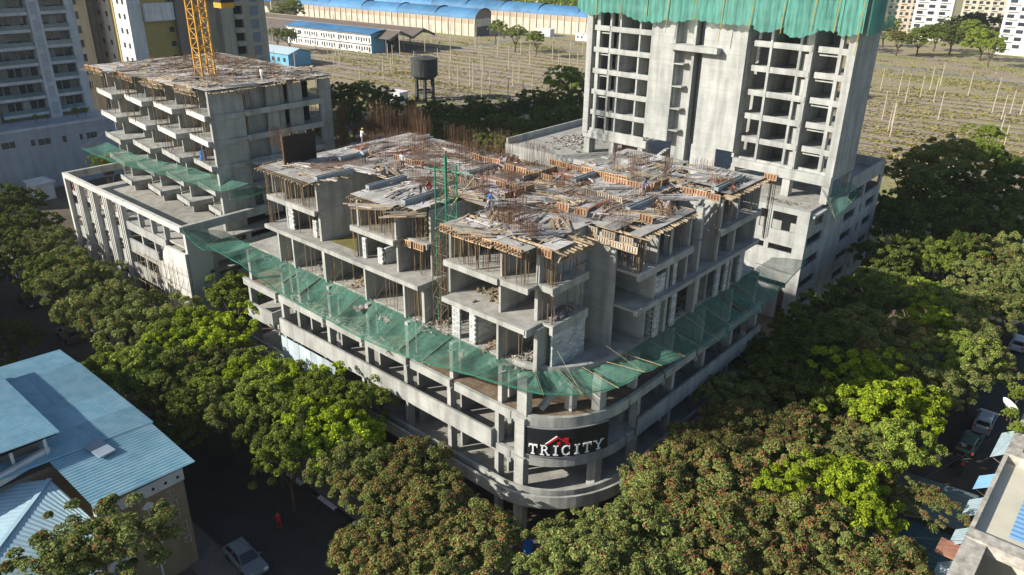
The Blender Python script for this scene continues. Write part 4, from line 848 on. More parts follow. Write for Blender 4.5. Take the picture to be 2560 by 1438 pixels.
# bamboo scaffold in front of the blank wall
t = thing('bamboo_scaffold', 'thin bamboo scaffold tied against the blank pale podium wall', 'scaffold', (-62, -1, 0))
for k in range(11):
    x = -67.5+k*1.05; rod(t, 'standard', bamboo, (x, -1.0+U(-.1,.1), 0), (x+U(-.1,.1), -.95, 8.4 if x < -62 else 9.6+U(-.8,.3)), .035)
for z in (2.2, 4.4, 6.4, 8.2): rod(t, 'ledger', bamboo, (-68, -1.08, z), (-56.8, -1.08, z+U(-.2,.2)), .03)
for a, b in ((-67,-62),(-63,-58),(-60,-57)): rod(t, 'brace', bamboo, (a, -1.15, 1), (b, -1.15, 7.8), .03)
# drum, generator
t = thing('water_drum', 'bright blue plastic drum on a balcony of the stepped block', 'drum', (-62.4, 7.2, 19.3))
MB().lathe([(.38,0),(.42,.05),(.42,.5),(.45,.55),(.42,.6),(.42,1.1),(.38,1.15)], -62.4, 7.2, 16).build('body', bluep, t); 
for v in t.children: v.location.z = 19.31
MB().lathe([(.39,1.15),(.39,1.2),(.1,1.21)], -62.4, 7.2, 16).build('lid', bluep, t)
for v in t.children: v.location.z = 19.31
# ------------------------------------------------------------------ trees
def crown_mesh(name, seed, mats, rad=3.6, hgt=2.6, clumps=46, per=170, size=.30, pods=0., flat_=.0):
    rd = random.Random(seed); vs = []; fs = []; mi = []
    lobes = [(Vector((rd.gauss(0,.5)*rad, rd.gauss(0,.5)*rad, rd.uniform(-.4,.45)*hgt)), rd.uniform(.4,.75)) for _ in range(8)] + [(Vector((0,0,.1*hgt)), .8)]
    for c in range(clumps):
        lc, ls = lobes[c % len(lobes)]
        th = rd.uniform(0, 6.283); ph = math.acos(rd.uniform(-.35, 1)); d = Vector((math.sin(ph)*math.cos(th), math.sin(ph)*math.sin(th), math.cos(ph)))
        cc = lc + Vector((d.x*rad*ls, d.y*rad*ls, d.z*hgt*ls)); cr = rd.uniform(.4, 1.3)*rad*.135
        tone = rd.random()
        for k in range(per):
            t2 = rd.uniform(0, 6.283); p2 = math.acos(rd.uniform(-.45, 1)); n = Vector((math.sin(p2)*math.cos(t2), math.sin(p2)*math.sin(t2), math.cos(p2)))
            rr = cr*(rd.random()**.35); p = cc + Vector((n.x*rr, n.y*rr, n.z*rr*.8))
            nn = (n*.55 + d*.3 + Vector((rd.gauss(0,.45), rd.gauss(0,.45), rd.gauss(.35,.4)))).normalized()
            a = nn.cross(Vector((rd.gauss(0,1), rd.gauss(0,1), rd.gauss(0,1)))).normalized(); b = nn.cross(a)
            s = size*rd.uniform(.6, 1.35); w_ = s*rd.uniform(.38,.6)
            o = len(vs); tip = p + a*s - nn*s*.18
            vs += [tuple(p - a*s*.9), tuple(p + b*w_ + nn*.04), tuple(tip), tuple(p - b*w_ + nn*.04)]
            fs.append((o, o+1, o+2, o+3)); mi.append(1 if (pods and d.z > .05 and n.z > .05 and rd.random() < pods*(.4+1.2*tone)) else 0)
    me = bpy.data.meshes.new(name); me.from_pydata(vs, [], fs)
    for mm in mats: me.materials.append(mm)
    me.polygons.foreach_set('material_index', mi); me.update(); return me
def trunk_mesh(name, seed, h=6.5, spread=2.4):
    rd = random.Random(seed); mb = MB()
    def limb(p, q, r0, r1, n=6, seg=4):
        p = Vector(p); q = Vector(q); prev = None; pts = []
        for i in range(seg+1):
            t = i/seg; e = p.lerp(q, t) + Vector((rd.gauss(0,.08), rd.gauss(0,.08), 0))*(1 if 0 < i < seg else 0); pts.append((e, lerp(r0, r1, t)))
        vs = []; d = (q-p).normalized(); a = d.cross(Vector((.3,.9,.1))).normalized(); b = a.cross(d)
        for e, r in pts: vs += [e + a*math.cos(6.283*i/n)*r + b*math.sin(6.283*i/n)*r for i in range(n)]
        mb.add(vs, [(j*n+i, j*n+(i+1) % n, (j+1)*n+(i+1) % n, (j+1)*n+i) for j in range(seg) for i in range(n)])
    fork = Vector((rd.gauss(0,.2), rd.gauss(0,.2), h*.42)); limb((0,0,-.2), fork, .26, .2)
    for k in range(6):
        a = k*1.047+rd.uniform(-.4,.4); e = Vector((math.cos(a)*spread*rd.uniform(.5,1), math.sin(a)*spread*rd.uniform(.5,1), h*rd.uniform(.75,1.1)))
        limb(fork, e, .14, .05)
        e2 = e + Vector((rd.gauss(0,.9), rd.gauss(0,.9), rd.uniform(.4,1.4))); limb(e, e2, .05, .02, 5, 2)
    return mb.mesh(name, bark)
CR = {'r': [crown_mesh('pod_crown', 10+i, [leaf_olive, pod], 3.6, 2.5, 190, 125, .12, .30) for i in range(3)],
      'g': [crown_mesh('green_crown', 20+i, [leaf_mid, pod], 3.6, 2.7, 170, 118, .14, .03) for i in range(3)],
      'o': [crown_mesh('olive_crown', 25+i, [leaf_olive, pod], 3.6, 2.6, 180, 122, .13, .10) for i in range(2)],
      'l': [crown_mesh('lime_crown', 30+i, [leaf_lime, leaf_mid], 3.5, 2.8, 165, 118, .15, .12) for i in range(2)],
      'd': [crown_mesh('dark_crown', 40+i, [leaf_dark, pod], 3.7, 2.9, 165, 118, .15, .02) for i in range(3)]}
TRK = [trunk_mesh('trunk', 50+i) for i in range(4)]
LOOK = {'r': 'olive tree thick with rusty pods', 'g': 'bushy mid-green tree', 'o': 'dull olive tree', 'l': 'bright lime-green tree', 'd': 'dark green tree'}
ti = [0]
def tree(x, y, kind, s, label, group, zc=6.8, sz=None):
    ti[0] += 1; rd = random.Random(ti[0]*17)
    t = thing('street_tree' if 'street' in group else 'tree', label, 'tree', (x, y, 0), group)
    sz = sz or s*rd.uniform(.9, 1.1)
    tk = bpy.data.objects.new('trunk', rd.choice(TRK)); tk.location = (x, y, 0); tk.scale = (s, s, zc/6.8); tk.rotation_euler.z = rd.uniform(0, 6.28); link(tk, t)
    cr = bpy.data.objects.new('crown', rd.choice(CR[kind])); cr.location = (x, y, zc); cr.scale = (s*rd.uniform(.92,1.1), s*rd.uniform(.92,1.1), sz); cr.rotation_euler.z = rd.uniform(0, 6.28); link(cr, t)
    return t
def row(where, group, lst, zc=6.8):
    lst = sorted(lst, key=lambda e: e[0])
    for i, e in enumerate(lst):
        px, py, k = e[:3]; s = e[3] if len(e) > 3 else 1.0; z = e[4] if len(e) > 4 else zc
        p = at(px, py, z); tree(p.x, p.y, k, s, ('%s, %s from left %s' % (LOOK[k], ORD[i], where)), group, z)
row('along the left street', 'left street trees', [(20,505,'d',1.1),(60,560,'d',1.0),(120,615,'o',1.0),(30,650,'d',.9),(170,670,'o'),(230,725,'o',1.05),(130,700,'d',.9),(300,775,'o',1.1),(370,815,'o',1.0),(250,800,'o',.9),(420,850,'g',.8),(480,825,'l',.85),(560,850,'l',.95),(590,745,'g',.95,5.5),(450,880,'l',.75),(365,935,'g',1.0),(290,930,'g',.8),(425,970,'d',.9),(520,905,'r',.8),(570,925,'o',.75),(610,955,'l',.85),(690,960,'g',.85),(500,1000,'g',.75),(570,1010,'o',.7),(640,1020,'g',.8),(740,990,'l',.85),(820,1010,'g',.95),(770,1070,'l',.9),(850,1090,'l',.9),(690,1075,'d',.85),(720,1130,'g',.7),(880,1020,'g',.8),(900,1165,'o',.7),(960,1215,'r',.75),(1045,1195,'r',.8),(1080,1270,'r',.85),(1000,1300,'r',.85),(1140,1330,'r',.85),(1060,1370,'r',.9),(1180,1390,'r',.9),(985,1390,'r',.8),(1110,1425,'r',.8),(440,1040,'d',.8),(0,600,'d',.9),(10,850,'d',.8)], 6.2)
row('along the right street', 'right street trees', [(1425,1385,'o',.8),(1505,1405,'o',.9),(1600,1350,'o',.9),(1450,1420,'o',.9),(1620,1410,'o',1.0),(1700,1270,'r',.95),(1690,1195,'r',.8),(1765,1165,'r',.85),(1800,1080,'r',.85),(1830,1170,'r',1.0),(1890,1270,'r',1.1),(1770,1330,'r',1.1),(1840,1400,'r',1.05),(1970,1190,'r',1.0),(1920,1060,'r',1.0),(1840,990,'o',.8),(2040,1120,'r',1.0),(2130,945,'l',.85,7.4),(2180,1030,'l',1.0,7.6),(2270,1010,'l',.85,7.2),(2240,1110,'g',.8),(1985,1260,'l',.75,7.4),(2100,1230,'l',.95,7.4),(2150,1300,'l',.75,7.2),(2150,1390,'r',.9),(2040,1390,'r',1.1),(1960,1340,'r',1.0),(2080,1440,'r',.9),(2250,870,'r',1.05),(2370,890,'g',.95),(2150,830,'o',1.0),(2060,900,'d',1.0),(1950,950,'d',.9),(2200,730,'o',1.0),(2300,750,'g',1.0),(2400,780,'o',1.0),(2480,720,'o',1.0),(2530,640,'o',1.0),(2440,640,'r',1.0),(2340,660,'g',1.0),(2120,760,'d',1.0),(2010,850,'d',1.0),(1930,900,'d',.85),(2340,820,'l',.8),(2430,850,'o',.9),(2460,900,'o',.8),(2200,940,'r',.9),(2310,950,'o',.9),(2060,1010,'d',.9),(2150,1150,'o',.8),(2235,1240,'r',.7),(2520,780,'o',.9),(2550,700,'o',.9)], 6.6)
row('in the clump beside the tower podium', 'trees by the tower', [(2210,650,'d',1.05),(2270,560,'d',1.2),(2370,540,'d',1.25),(2470,520,'d',1.2),(2340,410,'o',1.5,9.5),(2430,400,'g',1.3,8.5),(2270,440,'o',1.2,8),(2420,470,'d',1.2),(2520,470,'d',1.2),(2540,570,'d',1.1),(2220,520,'d',1.0),(2300,640,'d',1.1),(2450,580,'d',1.1),(2380,620,'d',1.0),(2510,420,'d',1.0),(2310,500,'d',1.2),(2470,340,'g',.9)])
row('in the belt behind the site', 'trees behind the site', [(850,250,'d',1.2),(900,235,'g',1.1),(950,250,'d',1.2),(880,290,'d',1.1),(820,330,'d',1.0),(1000,275,'d',1.0),(1110,285,'d',1.0),(1170,300,'d',1.0),(1130,345,'r',1.0),(1205,365,'o',1.1),(1260,320,'d',1.1),(1240,380,'o',.9),(1330,260,'d',1.2),(1390,265,'d',1.3),(1430,215,'g',1.5,9),(1350,310,'d',1.2),(1420,300,'d',1.2),(1300,330,'d',1.0),(1080,330,'d',1.0),(970,310,'d',1.1),(1445,260,'d',1.2),(1050,300,'d',.9),(1190,270,'d',1.0),(1235,290,'d',1.0),(1290,275,'d',1.0),(1160,325,'d',1.0),(1320,350,'d',1.0),(1375,335,'d',1.1),(1440,330,'d',1.0),(1270,355,'o',.9),(1090,365,'d',.9),(1050,345,'d',.9),(740,200,'g',.9,4),(700,195,'o',.8,4),(720,90,'o',1.1),(690,85,'o',1.0)])  # several dark trees here are added in place of shadowed grass
row('along the far yard edge', 'far yard trees', [(2215,75,'o',1.5),(2250,95,'r',1.4),(2300,95,'g',1.6),(2345,85,'d',1.6),(2385,92,'d',1.7),(2425,75,'g',1.6),(2460,105,'g',1.8),(2420,55,'o',1.8),(2370,65,'d',1.6),(2460,60,'d',1.6),(2480,120,'g',1.2),(1290,85,'o',1.3),(1340,95,'g',1.0),(1240,68,'g',1.0),(715,30,'o',1.6),(735,22,'g',1.5),(2330,55,'o',1.3),(2500,60,'g',1.4)], 7.5)
p = at(200, 1410, 9.0); tree(p.x, p.y, 'o', 1.05, 'sunlit autumn-tinted tree in front of the blue sheet roofs', 'left street trees', 9.0)
p = at(265, 400, 9); tree(p.x, p.y, 'l', .55, 'small yellow-green tree behind the left end of the framed podium', 'trees behind the site', 8.5)
# distant wood beyond the sheds: one mass
rd = random.Random(5); mb = MB()
wood_pts = [at(px, py, 6) for px, py in [(U(560,1560), U(2,30)) for _ in range(260)]] + [at(U(1480,2260), U(30,100), 6) for _ in range(60)]
vs = []; fs = []
for c in wood_pts:
    if c.y < 330: continue
    for k in range(90):
        r_ = 5*rd.random()**.4; th = rd.uniform(0, 6.28); ph = math.acos(rd.uniform(-.2,1)); q = c + Vector((math.sin(ph)*math.cos(th)*r_, math.sin(ph)*math.sin(th)*r_, math.cos(ph)*r_*.9))
        n = Vector((rd.gauss(0,1), rd.gauss(0,1), rd.gauss(.5,1))).normalized(); a = n.cross(Vector((rd.gauss(0,1),rd.gauss(0,1),rd.gauss(0,1)))).normalized(); b = n.cross(a); s = rd.uniform(.5,1.1)
        o = len(vs); vs += [tuple(q-a*s), tuple(q+b*s*.7), tuple(q+a*s), tuple(q-b*s*.7)]; fs.append((o,o+1,o+2,o+3))
tag(MB().add(vs, fs).build('far_wood', leaf_mid), 'distant belt of trees beyond the long blue shed roofs', 'trees', kind='stuff')
# low scrub on the site edge and yard
vs = []; fs = []
for _ in range(900):
    if rd.random() < .35: q0 = at(rd.uniform(800,1460), rd.uniform(240,360), 0)
    elif rd.random() < .5: q0 = Vector((rd.uniform(1,12), rd.uniform(-5,60), 0))
    else: q0 = Vector((rd.uniform(-90,-6), rd.uniform(-5.5,-1.5), 0))
    for k in range(16):
        q = q0 + Vector((rd.gauss(0,.6), rd.gauss(0,.6), abs(rd.gauss(.3,.35)))); n = Vector((rd.gauss(0,1), rd.gauss(0,1), rd.gauss(.8,.6))).normalized(); a = n.cross(Vector((rd.gauss(0,1),rd.gauss(0,1),.2))).normalized(); b = n.cross(a); s = rd.uniform(.15,.4)
        o = len(vs); vs += [tuple(q-a*s), tuple(q+b*s*.6), tuple(q+a*s), tuple(q-b*s*.6)]; fs.append((o,o+1,o+2,o+3))
tag(MB().add(vs, fs).build('undergrowth', leaf_dark), 'dark weeds and scrub filling the ground under the trees', 'scrub', kind='stuff')
vs = []; fs = []
for _ in range(420):
    q0 = at(rd.uniform(820,1480), rd.uniform(100,250), 0) if rd.random() < .5 else at(rd.uniform(2170,2560), rd.uniform(150,420), 0)
    e1 = rd.uniform(2,9); e2 = rd.uniform(.5,1.6)
    for k in range(38):
        ga, gb = rd.gauss(0,e1), rd.gauss(0,e2); q = q0 + Vector((TD.x*ga+TN.x*gb, TD.y*ga+TN.y*gb, abs(rd.gauss(.12,.16)))); n = Vector((rd.gauss(0,.6), rd.gauss(0,.6), 1)).normalized(); a = n.cross(Vector((rd.gauss(0,1),rd.gauss(0,1),.2))).normalized(); b = n.cross(a); s = rd.uniform(.2,.6)
        o = len(vs); vs += [tuple(q-a*s), tuple(q+b*s*.6), tuple(q+a*s), tuple(q-b*s*.6)]; fs.append((o,o+1,o+2,o+3))
tag(MB().add(vs, fs).build('yard_weeds', leafm('weed', (.20,.18,.05), (.28,.24,.075), (.36,.29,.11))), 'dry yellow-green weeds spread over the rail yard', 'weeds', kind='stuff')
# ------------------------------------------------------------------ rail yard: sheds, tower, masts
def corrugated(name, mat, fn, nu, nv, root, amp=.03, period=.25, th=None):
    """sheet whose ridges run along v; fn(u,v) gives the mean surface, u spans length Lu"""
    return MB().grid(fn, nu, nv).build(name, mat, root)
blue_roof = M('blue_sheet', (.09,.24,.42), (.05,.17,.34), .25, .6, rnd=.25, spec=.25, big=.25)
bluewall = M('blue_wall', (.16,.40,.58), (.12,.33,.5), .2, .6)
cream = M('cream_wall', (.60,.55,.45), (.50,.45,.36), .2, .85, streak=.2)
brownroof = M('brown_roof', (.155,.125,.105), (.11,.09,.075), .25, .85)
orange_band = M('orange_band', (.46,.36,.26), (.38,.29,.2), .2, .85)
ang = R(6)
def rot(p, o, a=ang): return Vector((o[0]+p[0]*math.cos(a)-p[1]*math.sin(a), o[1]+p[0]*math.sin(a)+p[1]*math.cos(a), p[2]))
def rbox(root, name, mat, o, x0, x1, y0, y1, z0, z1, a=ang):
    ob = bpy.data.objects.new(name, cube(mat)); c = rot(((x0+x1)/2, (y0+y1)/2, (z0+z1)/2), o, a); ob.location = c; ob.scale = (x1-x0, y1-y0, z1-z0); ob.rotation_euler.z = a; return link(ob, root)
def barrel(label, o, length, wd, hw, rise, nseg, glazed):
    t = thing('barrel_shed', label, 'shed', (o[0], o[1], 0), 'blue barrel-roofed sheds')
    rbox(t, 'wall', cream, o, -length, 0, 0, .4, 0, hw*.72); rbox(t, 'wall_band', orange_band, o, -length, 0, -.02, .38, hw*.72, hw); rbox(t, 'wall', cream, o, -length, 0, wd-.4, wd, 0, hw)
    for k in range(int(length/4.2)): rbox(t, 'pilaster', cream, o, -k*4.2-.5, -k*4.2, -.35, .0, 0, hw)
    sl_ = length/nseg
    for s in range(nseg):
        def fn(u, v, s=s):
            th = math.pi*v; x = -sl_*(s+u); y = wd/2-math.cos(th)*wd/2; z = hw+math.sin(th)*rise*(1.0+.04*(s % 2))
            return rot((x, y, z), o)
        MB().grid(fn, 6, 14).build('roof_vault', blue_roof, t, True)
        # slanted end lip with a dark opening under it
        MB().grid(lambda u, v, s=s: rot((-sl_*s-.0+.9*math.sin(math.pi*u)*v, wd/2-math.cos(math.pi*u)*wd/2, hw+math.sin(math.pi*u)*rise*(1+.16*v)), o), 12, 1).build('roof_lip', M('dark_blue_sheet', (.05,.09,.13)), t)
    MB().grid(lambda u, v: rot((.02, wd/2-math.cos(math.pi*u)*wd/2, hw+math.sin(math.pi*u)*rise*v), o), 12, 1).build('gable', M('gable_sheet', (.23,.19,.155), (.18,.145,.12), .3), t)
    rbox(t, 'door_opening', M('grey_door', (.12,.12,.12)), o, -.05, .05, 1.5, wd-1.5, 0, hw*.55); rbox(t, 'end_wall', cream, o, -.3, -.02, 0, wd, 0, hw)
    return t
c = at(1188, 92, 0); barrel('long shed with blue barrel-vault roof bays, nearer of two', (c.x, c.y), 128, 13, 8.0, 4.2, 5, 0)
c = at(1475, 90, 0); barrel('longer shed with blue barrel-vault roofs behind the nearer vaulted shed', (c.x+40, c.y+3), 190, 14, 8.6, 4.4, 8, 0)
t = thing('flat_shed', 'pale blue flat-roofed shed at the far left of the rail yard', 'shed', (-330, 300, 0)); c = at(950, 20, 8)
rbox(t, 'roof', M('pale_blue_sheet', (.42,.52,.56), (.36,.46,.5), .2, .5), (c.x, c.y), -190, 0, 0, 40, 7.6, 8.2); rbox(t, 'wall', cream, (c.x, c.y), -188, -1, 1, 39, 0, 7.6)
# twin gabled goods sheds
t = thing('goods_shed', 'brown twin-gabled goods shed with open dark ends', 'shed', (-227, 190, 0))
o = at(965, 137, 0)
for g in range(2):
    y0 = g*14.5; w_ = 14.5
    for s in (0, 1):
        MB().grid(lambda u, v, s=s: rot((-150*u+2, y0+(w_/2*v if s == 0 else w_-w_/2*v), 6+2.8*v), (o.x, o.y)), 10, 4).build('roof_slope', brownroof, t)
    MB().add([rot((1.9, y0, 5.0), o), rot((1.9, y0, 6), o), rot((1.9, y0+w_/2, 8.8), o), rot((1.9, y0+w_, 6), o), rot((1.9, y0+w_, 5.0), o), rot((1.9, y0+w_/2, 7.6), o)], [(0,1,2,5),(5,2,3,4)]).build('gable_fascia', M('grey_fascia', (.13,.12,.125)), t)
    rbox(t, 'ridge_strip', orange_band, (o.x, o.y), -148, 2, y0+w_/2-.25, y0+w_/2+.25, 8.78, 8.92)
    rbox(t, 'dark_interior', dark, (o.x, o.y), -20, -19.6, y0+.5, y0+w_-.5, 0, 6)
    for k in range(6): rbox(t, 'post', M('grey_fascia', (.13,.12,.125)), (o.x, o.y), -k*7, -k*7+.4, y0, y0+.4, 0, 6)
rbox(t, 'wall', M('grey_fascia', (.13,.12,.125)), (o.x, o.y), -148, -30, -.2, 0, 0, 6)
# white two-storey quarters with blue roof
t = thing('railway_quarters', 'long white two-storey building with blue roof and blue end wall', 'building', (-256, 172, 0)); o = at(930, 134, 0)
LQ = 52
rbox(t, 'wall', whitep, (o.x, o.y), -LQ, 0, 0, 7, 0, 7.4, R(5.5)); rbox(t, 'end_wall', bluewall, (o.x, o.y), 0, .25, -.3, 7.3, 0, 7.9, R(5.5))
MB().grid(lambda u, v: rot((-LQ*u*1.02+.8, -1.4+10*v, 7.7+1.2*math.sin(math.pi*v*.5)), o, R(5.5)), 8, 4).build('roof', blue_roof, t)
for z in (3.55, 7.3): rbox(t, 'chajja', whitep, (o.x, o.y), -LQ, 0, -.9, 0, z, z+.2, R(5.5))
for f_ in (1.0, 4.6):
    for k in range(34):
        if k % 7 == 6: continue
        rbox(t, 'window', glass, (o.x, o.y), -LQ+1+k*1.5, -LQ+1.75+k*1.5, -.06, .02, f_+(.0 if k % 3 else -.6), f_+1.4, R(5.5))
# small blue shed
t = thing('blue_shed', 'small blue gabled shed with pale roof beside the rail yard', 'shed', (-224, 133, 0)); o = at(723, 168, 0)
rbox(t, 'wall', bluewall, (o.x, o.y), -20, 0, 0, 10.5, 0, 4.5, R(5))
for s in (0, 1): MB().grid(lambda u, v: rot((-21*u+.6, (-.5+5.75*v) if s == 0 else (11-5.75*v), 4.4+1.8*v), o, R(5)), 6, 3).build('roof_slope', M('pale_blue_sheet', (.42,.52,.56)), t)
MB().add([rot((.02,0,4.4), o, R(5)), rot((.02,10.5,4.4), o, R(5)), rot((.02,5.25,6.15), o, R(5))], [(0,1,2)]).build('gable', bluewall, t)
for k in range(6): rbox(t, 'window', glass, (o.x, o.y), -19+k*3.2, -17.6+k*3.2, -.04, .05, 1.6, 3, R(5))
# dark blue canopy far left, white huts
t = thing('canopy', 'dark blue folded canopy roof beyond the small shed', 'canopy', (-300, 160, 0)); o = at(680, 40, 0)
for s in range(3): MB().grid(lambda u, v, s=s: rot((-30*u, s*8+8*v, 8+2*(1-abs(2*v-1))), o), 4, 6).build('roof_fold', M('deep_blue_sheet', (.03,.14,.34), (.025,.11,.28), .3, .5), t)
for k in range(8): rbox(t, 'post', cream, (o.x, o.y), -.4, 0, k*3.3, k*3.3+.4, 0, 8)
def hut(px, py, label, w_=5, d_=4, h_=3.2):
    o = at(px, py, 0); t = thing('hut', label, 'hut', (o.x, o.y, 0)); rbox(t, 'wall', whitep, (o.x, o.y), -w_, 0, 0, d_, 0, h_); rbox(t, 'roof', whitep, (o.x, o.y), -w_-.3, .3, -.3, d_+.3, h_, h_+.25)
    for k in range(2): rbox(t, 'window', glass, (o.x, o.y), -w_+.8+k*2.2, -w_+1.7+k*2.2, -.05, .05, 1.2, 2.2)
hut(1468, 104, 'small white hut beside the left edge of the tall tower', 6.5); hut(1375, 92, 'low cream hut below the vaulted shed', 9); hut(1000, 262, 'small white outhouse among dark trees behind the site', 4.5, 3.5)
hut(100, 505, 'white guard hut at the foot of the long shaded wall', 4, 3, 3)
# water tower
o = at(1063, 250, 0); t = thing('water_tower', 'dark concrete water tank on six stout legs by the rail yard', 'water tower', (o.x, o.y, 0))
wt = M('dark_concrete', (.075,.082,.078), (.045,.05,.048), .7, .9, streak=.35)
MB().lathe([(2.6,6.2),(3.9,7.2),(3.95,11.8),(4.1,11.9),(4.05,12.1),(2,12.5),(.3,12.8)], o.x, o.y, 24).build('tank', wt, t)
for k in range(6):
    a = k*1.047+.3; B(t, 'leg', wt, o.x+2.7*math.cos(a)-.4, o.x+2.7*math.cos(a)+.4, o.y+2.7*math.sin(a)-.4, o.y+2.7*math.sin(a)+.4, 0, 6.4)
    a2 = a+1.047
    for z in (2.6,): MB().bar((o.x+2.7*math.cos(a),o.y+2.7*math.sin(a),z),(o.x+2.7*math.cos(a2),o.y+2.7*math.sin(a2),z),.4,.5).build('ring_beam', wt, t)
# overhead-line masts
mast_m = M('mast_concrete', (.52,.46,.37), (.40,.34,.26), .8, .9)
def mast_proto():
    t = thing('overhead_mast', 'slim pale overhead-line mast standing in the rail yard', 'mast', (0,0,0), 'overhead-line masts of the rail yard')
    MB().lathe([(.17,0),(.11,8.2)], 0, 0, 6).build('pole', mast_m, t)
    MB().bar((0,0,7.4),(1.8,.2,7.7),.05).bar((0,0,6.8),(1.8,.2,7.7),.04).build('bracket', mast_m, t); return t
mp = mast_proto(); first = True
spots = []
for r_ in range(11):
    for k in range(15):
        base = Vector((-150, 130)) + TN*(r_*11+U(-3,3)) + TD*(-150+k*23+U(-7,7)); spots.append((base.x, base.y))
for px, py in [(1145,222),(1175,215),(1225,240),(1330,238),(1270,265),(1395,195),(1610,60),(2205,300),(2215,345),(2225,342),(2260,338),(2455,395),(2500,400),(2545,385),(2345,300),(2380,285),(2430,262),(2500,290),(2525,285),(2550,290),(2300,245),(2245,240),(2190,280),(2350,215),(2420,240),(2290,185),(2275,170),(2400,280)]:
    q = at(px, py, 0); spots.append((q.x, q.y))
for x, y in spots:
    v = Vector((x, y, 0))-CAM; dpt = v.dot(fw)
    if dpt < 60: continue
    u_ = 1280+F_PX*v.dot(rt)/dpt
    if u_ < 560 or u_ > 2650: continue
    if not first and u_ > 1700 and random.random() < .45: continue
    c = mp if first else copy_tree(mp); first = False
    c.location = (x, y, 0); c.rotation_euler.z = ang + math.pi/2 + (math.pi if random.random() < .5 else 0); s = U(.78, 1.12); c.scale = (1, 1, s)
# ------------------------------------------------------------------ apartment blocks, far left
ab = thing('apartment_block', 'shaded white apartment block with stacked balconies at the far left', 'building', (-145, 0, 0))
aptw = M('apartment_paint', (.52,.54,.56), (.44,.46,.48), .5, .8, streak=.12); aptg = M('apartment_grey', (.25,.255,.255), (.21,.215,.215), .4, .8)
AX = -142
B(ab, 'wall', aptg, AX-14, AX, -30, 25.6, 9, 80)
for i in range(16):
    z = 12.2+i*3.05
    for (y0, y1) in ((-22,-14.5),(-4.6,1.0),(9.2,17.2),(19.4,24.2)):
        B(ab, 'balcony', aptw, AX, AX+1.5, y0, y1, z-.25, z+.3)
        B(ab, 'railing', glassm('rail_glass', (.16,.24,.25), .15), AX+1.42, AX+1.46, y0+.1, y1-.1, z+.3, z+1.1)
        n = int((y1-y0)/1.3)
        for k in range(n): B(ab, 'window', glass if (k+i) % 3 else M('curtain', (.32,.33,.3), (.2,.2,.19), .5, .8, rnd=.5), AX+.02, AX+.07, y0+.15+k*(y1-y0)/n, y0+(k+1)*(y1-y0)/n-.12, z+.32, z+2.4)
    for y in (4.2,): B(ab, 'vent_window', dark, AX+.01, AX+.06, y, y+1.1, z+.9, z+1.9)
    for y in (1.0, 17.3): B(ab, 'pilaster_panel', M('pale_panel', (.40,.45,.48)), AX+1.76, AX+1.8, y+.5, y+1.6, z-.2, z+2.0)
for y in (1.0, 17.3): B(ab, 'pilaster', aptw, AX, AX+1.75, y, y+2.1, 11, 80)
for y in (-9, 8.4): B(ab, 'return_wall', aptg, AX, AX+1.2, y, y+.3, 10, 60)
for z in (26, 46): B(ab, 'link_slab', aptw, AX, AX+1.6, 1.8, 9.4, z-.3, z+.6)
B(ab, 'corner_strip', aptw, AX-.5, AX+.9, 24.2, 25.8, 9, 60)
# podium wall of that block
pw = thing('podium_wall', 'long white rendered wall, shade in its colour, with small windows under the apartment block', 'building', (-134, 5, 0))
B(pw, 'wall', M('shaded_white_render', (.36,.39,.43), (.31,.34,.38), .2, .85, streak=.1), -141.8, -132, -40, 30, 0, 11.2); B(pw, 'coping', aptw, -132.3, -131.8, -40, 30.1, 11.2, 11.6)  # blue-grey puts the white wall's shade into its colour
for y0, y1, z in ((3.2,3.8,8.6),(5.2,6.4,8.5),(6.5,7.4,8.5),(10.0,10.7,8.3),(11.3,12.3,8.2),(12.4,13.4,8.2),(15.5,16.2,8.1),(18.6,19.1,8.0),(19.9,20.5,8.0),(20.6,21.8,8.0),(24,24.8,7.8),(26.2,26.8,7.8),(.2,1.2,8.7),(-2,-1,8.8),(22.2,23.2,2.6),(21.5,23.4,.2)):
    B(pw, 'window', glass, -132.02, -131.97, y0, y1, z, z+1.15); B(pw, 'window_frame', aptw, -132.0, -131.92, y0-.1, y1+.1, z-.12, z-.02)
for i, (y, s) in enumerate([(4,.16),(6.5,.12),(13,.18),(15,.12),(20.5,.24),(22,.2),(-2,.15),(9,.12)]):
    tr = tree(-136, y, 'g', s, 'small terrace shrub, %s from the left above the long wall' % ORD[i], 'terrace shrubs', 1.2, s*1.2)
    for ch in [tr]+list(tr.children): ch['x'] = 0; del ch['x']
    tr.location.z = 11.3
# beige towers
bt = thing('beige_tower', 'tall beige towers with white windowed flank and curved balconies behind the crane', 'building', (-155, 55, 0))
beige = M('beige_paint', (.44,.40,.31), (.38,.345,.265), .2, .85, streak=.12); tan = M('tan_paint', (.45,.30,.17), (.38,.25,.14), .2, .85); olive = M('mustard_paint', (.42,.33,.12), (.36,.28,.10), .3, .85); brownp = M('taupe_paint', (.235,.20,.165), (.2,.17,.14), .3, .85)
BX = -150
def face(px0, px1, py, X, z0, z1, mat, name, dep=8, dx=0):
    a = at_x(px0, py, X).y; b = at_x(px1, py, X).y; return B(bt, name, mat, X-dep, X+dx, a, b, z0, z1), a, b
_, a, b = face(205, 262, 100, BX-18, 4, 60, tan, 'wall'); B(bt, 'drain_strip', beige, BX-18, BX-17.7, b-2.4, b-1.4, 4, 96)
B(bt, 'wall', beige, BX-22, BX-12, 32.5, 36.5, 4, 96)
for i in range(14): B(bt, 'window', glass, BX-12, BX-11.95, 33.5, 34.5, 12+i*3, 13.6+i*3)
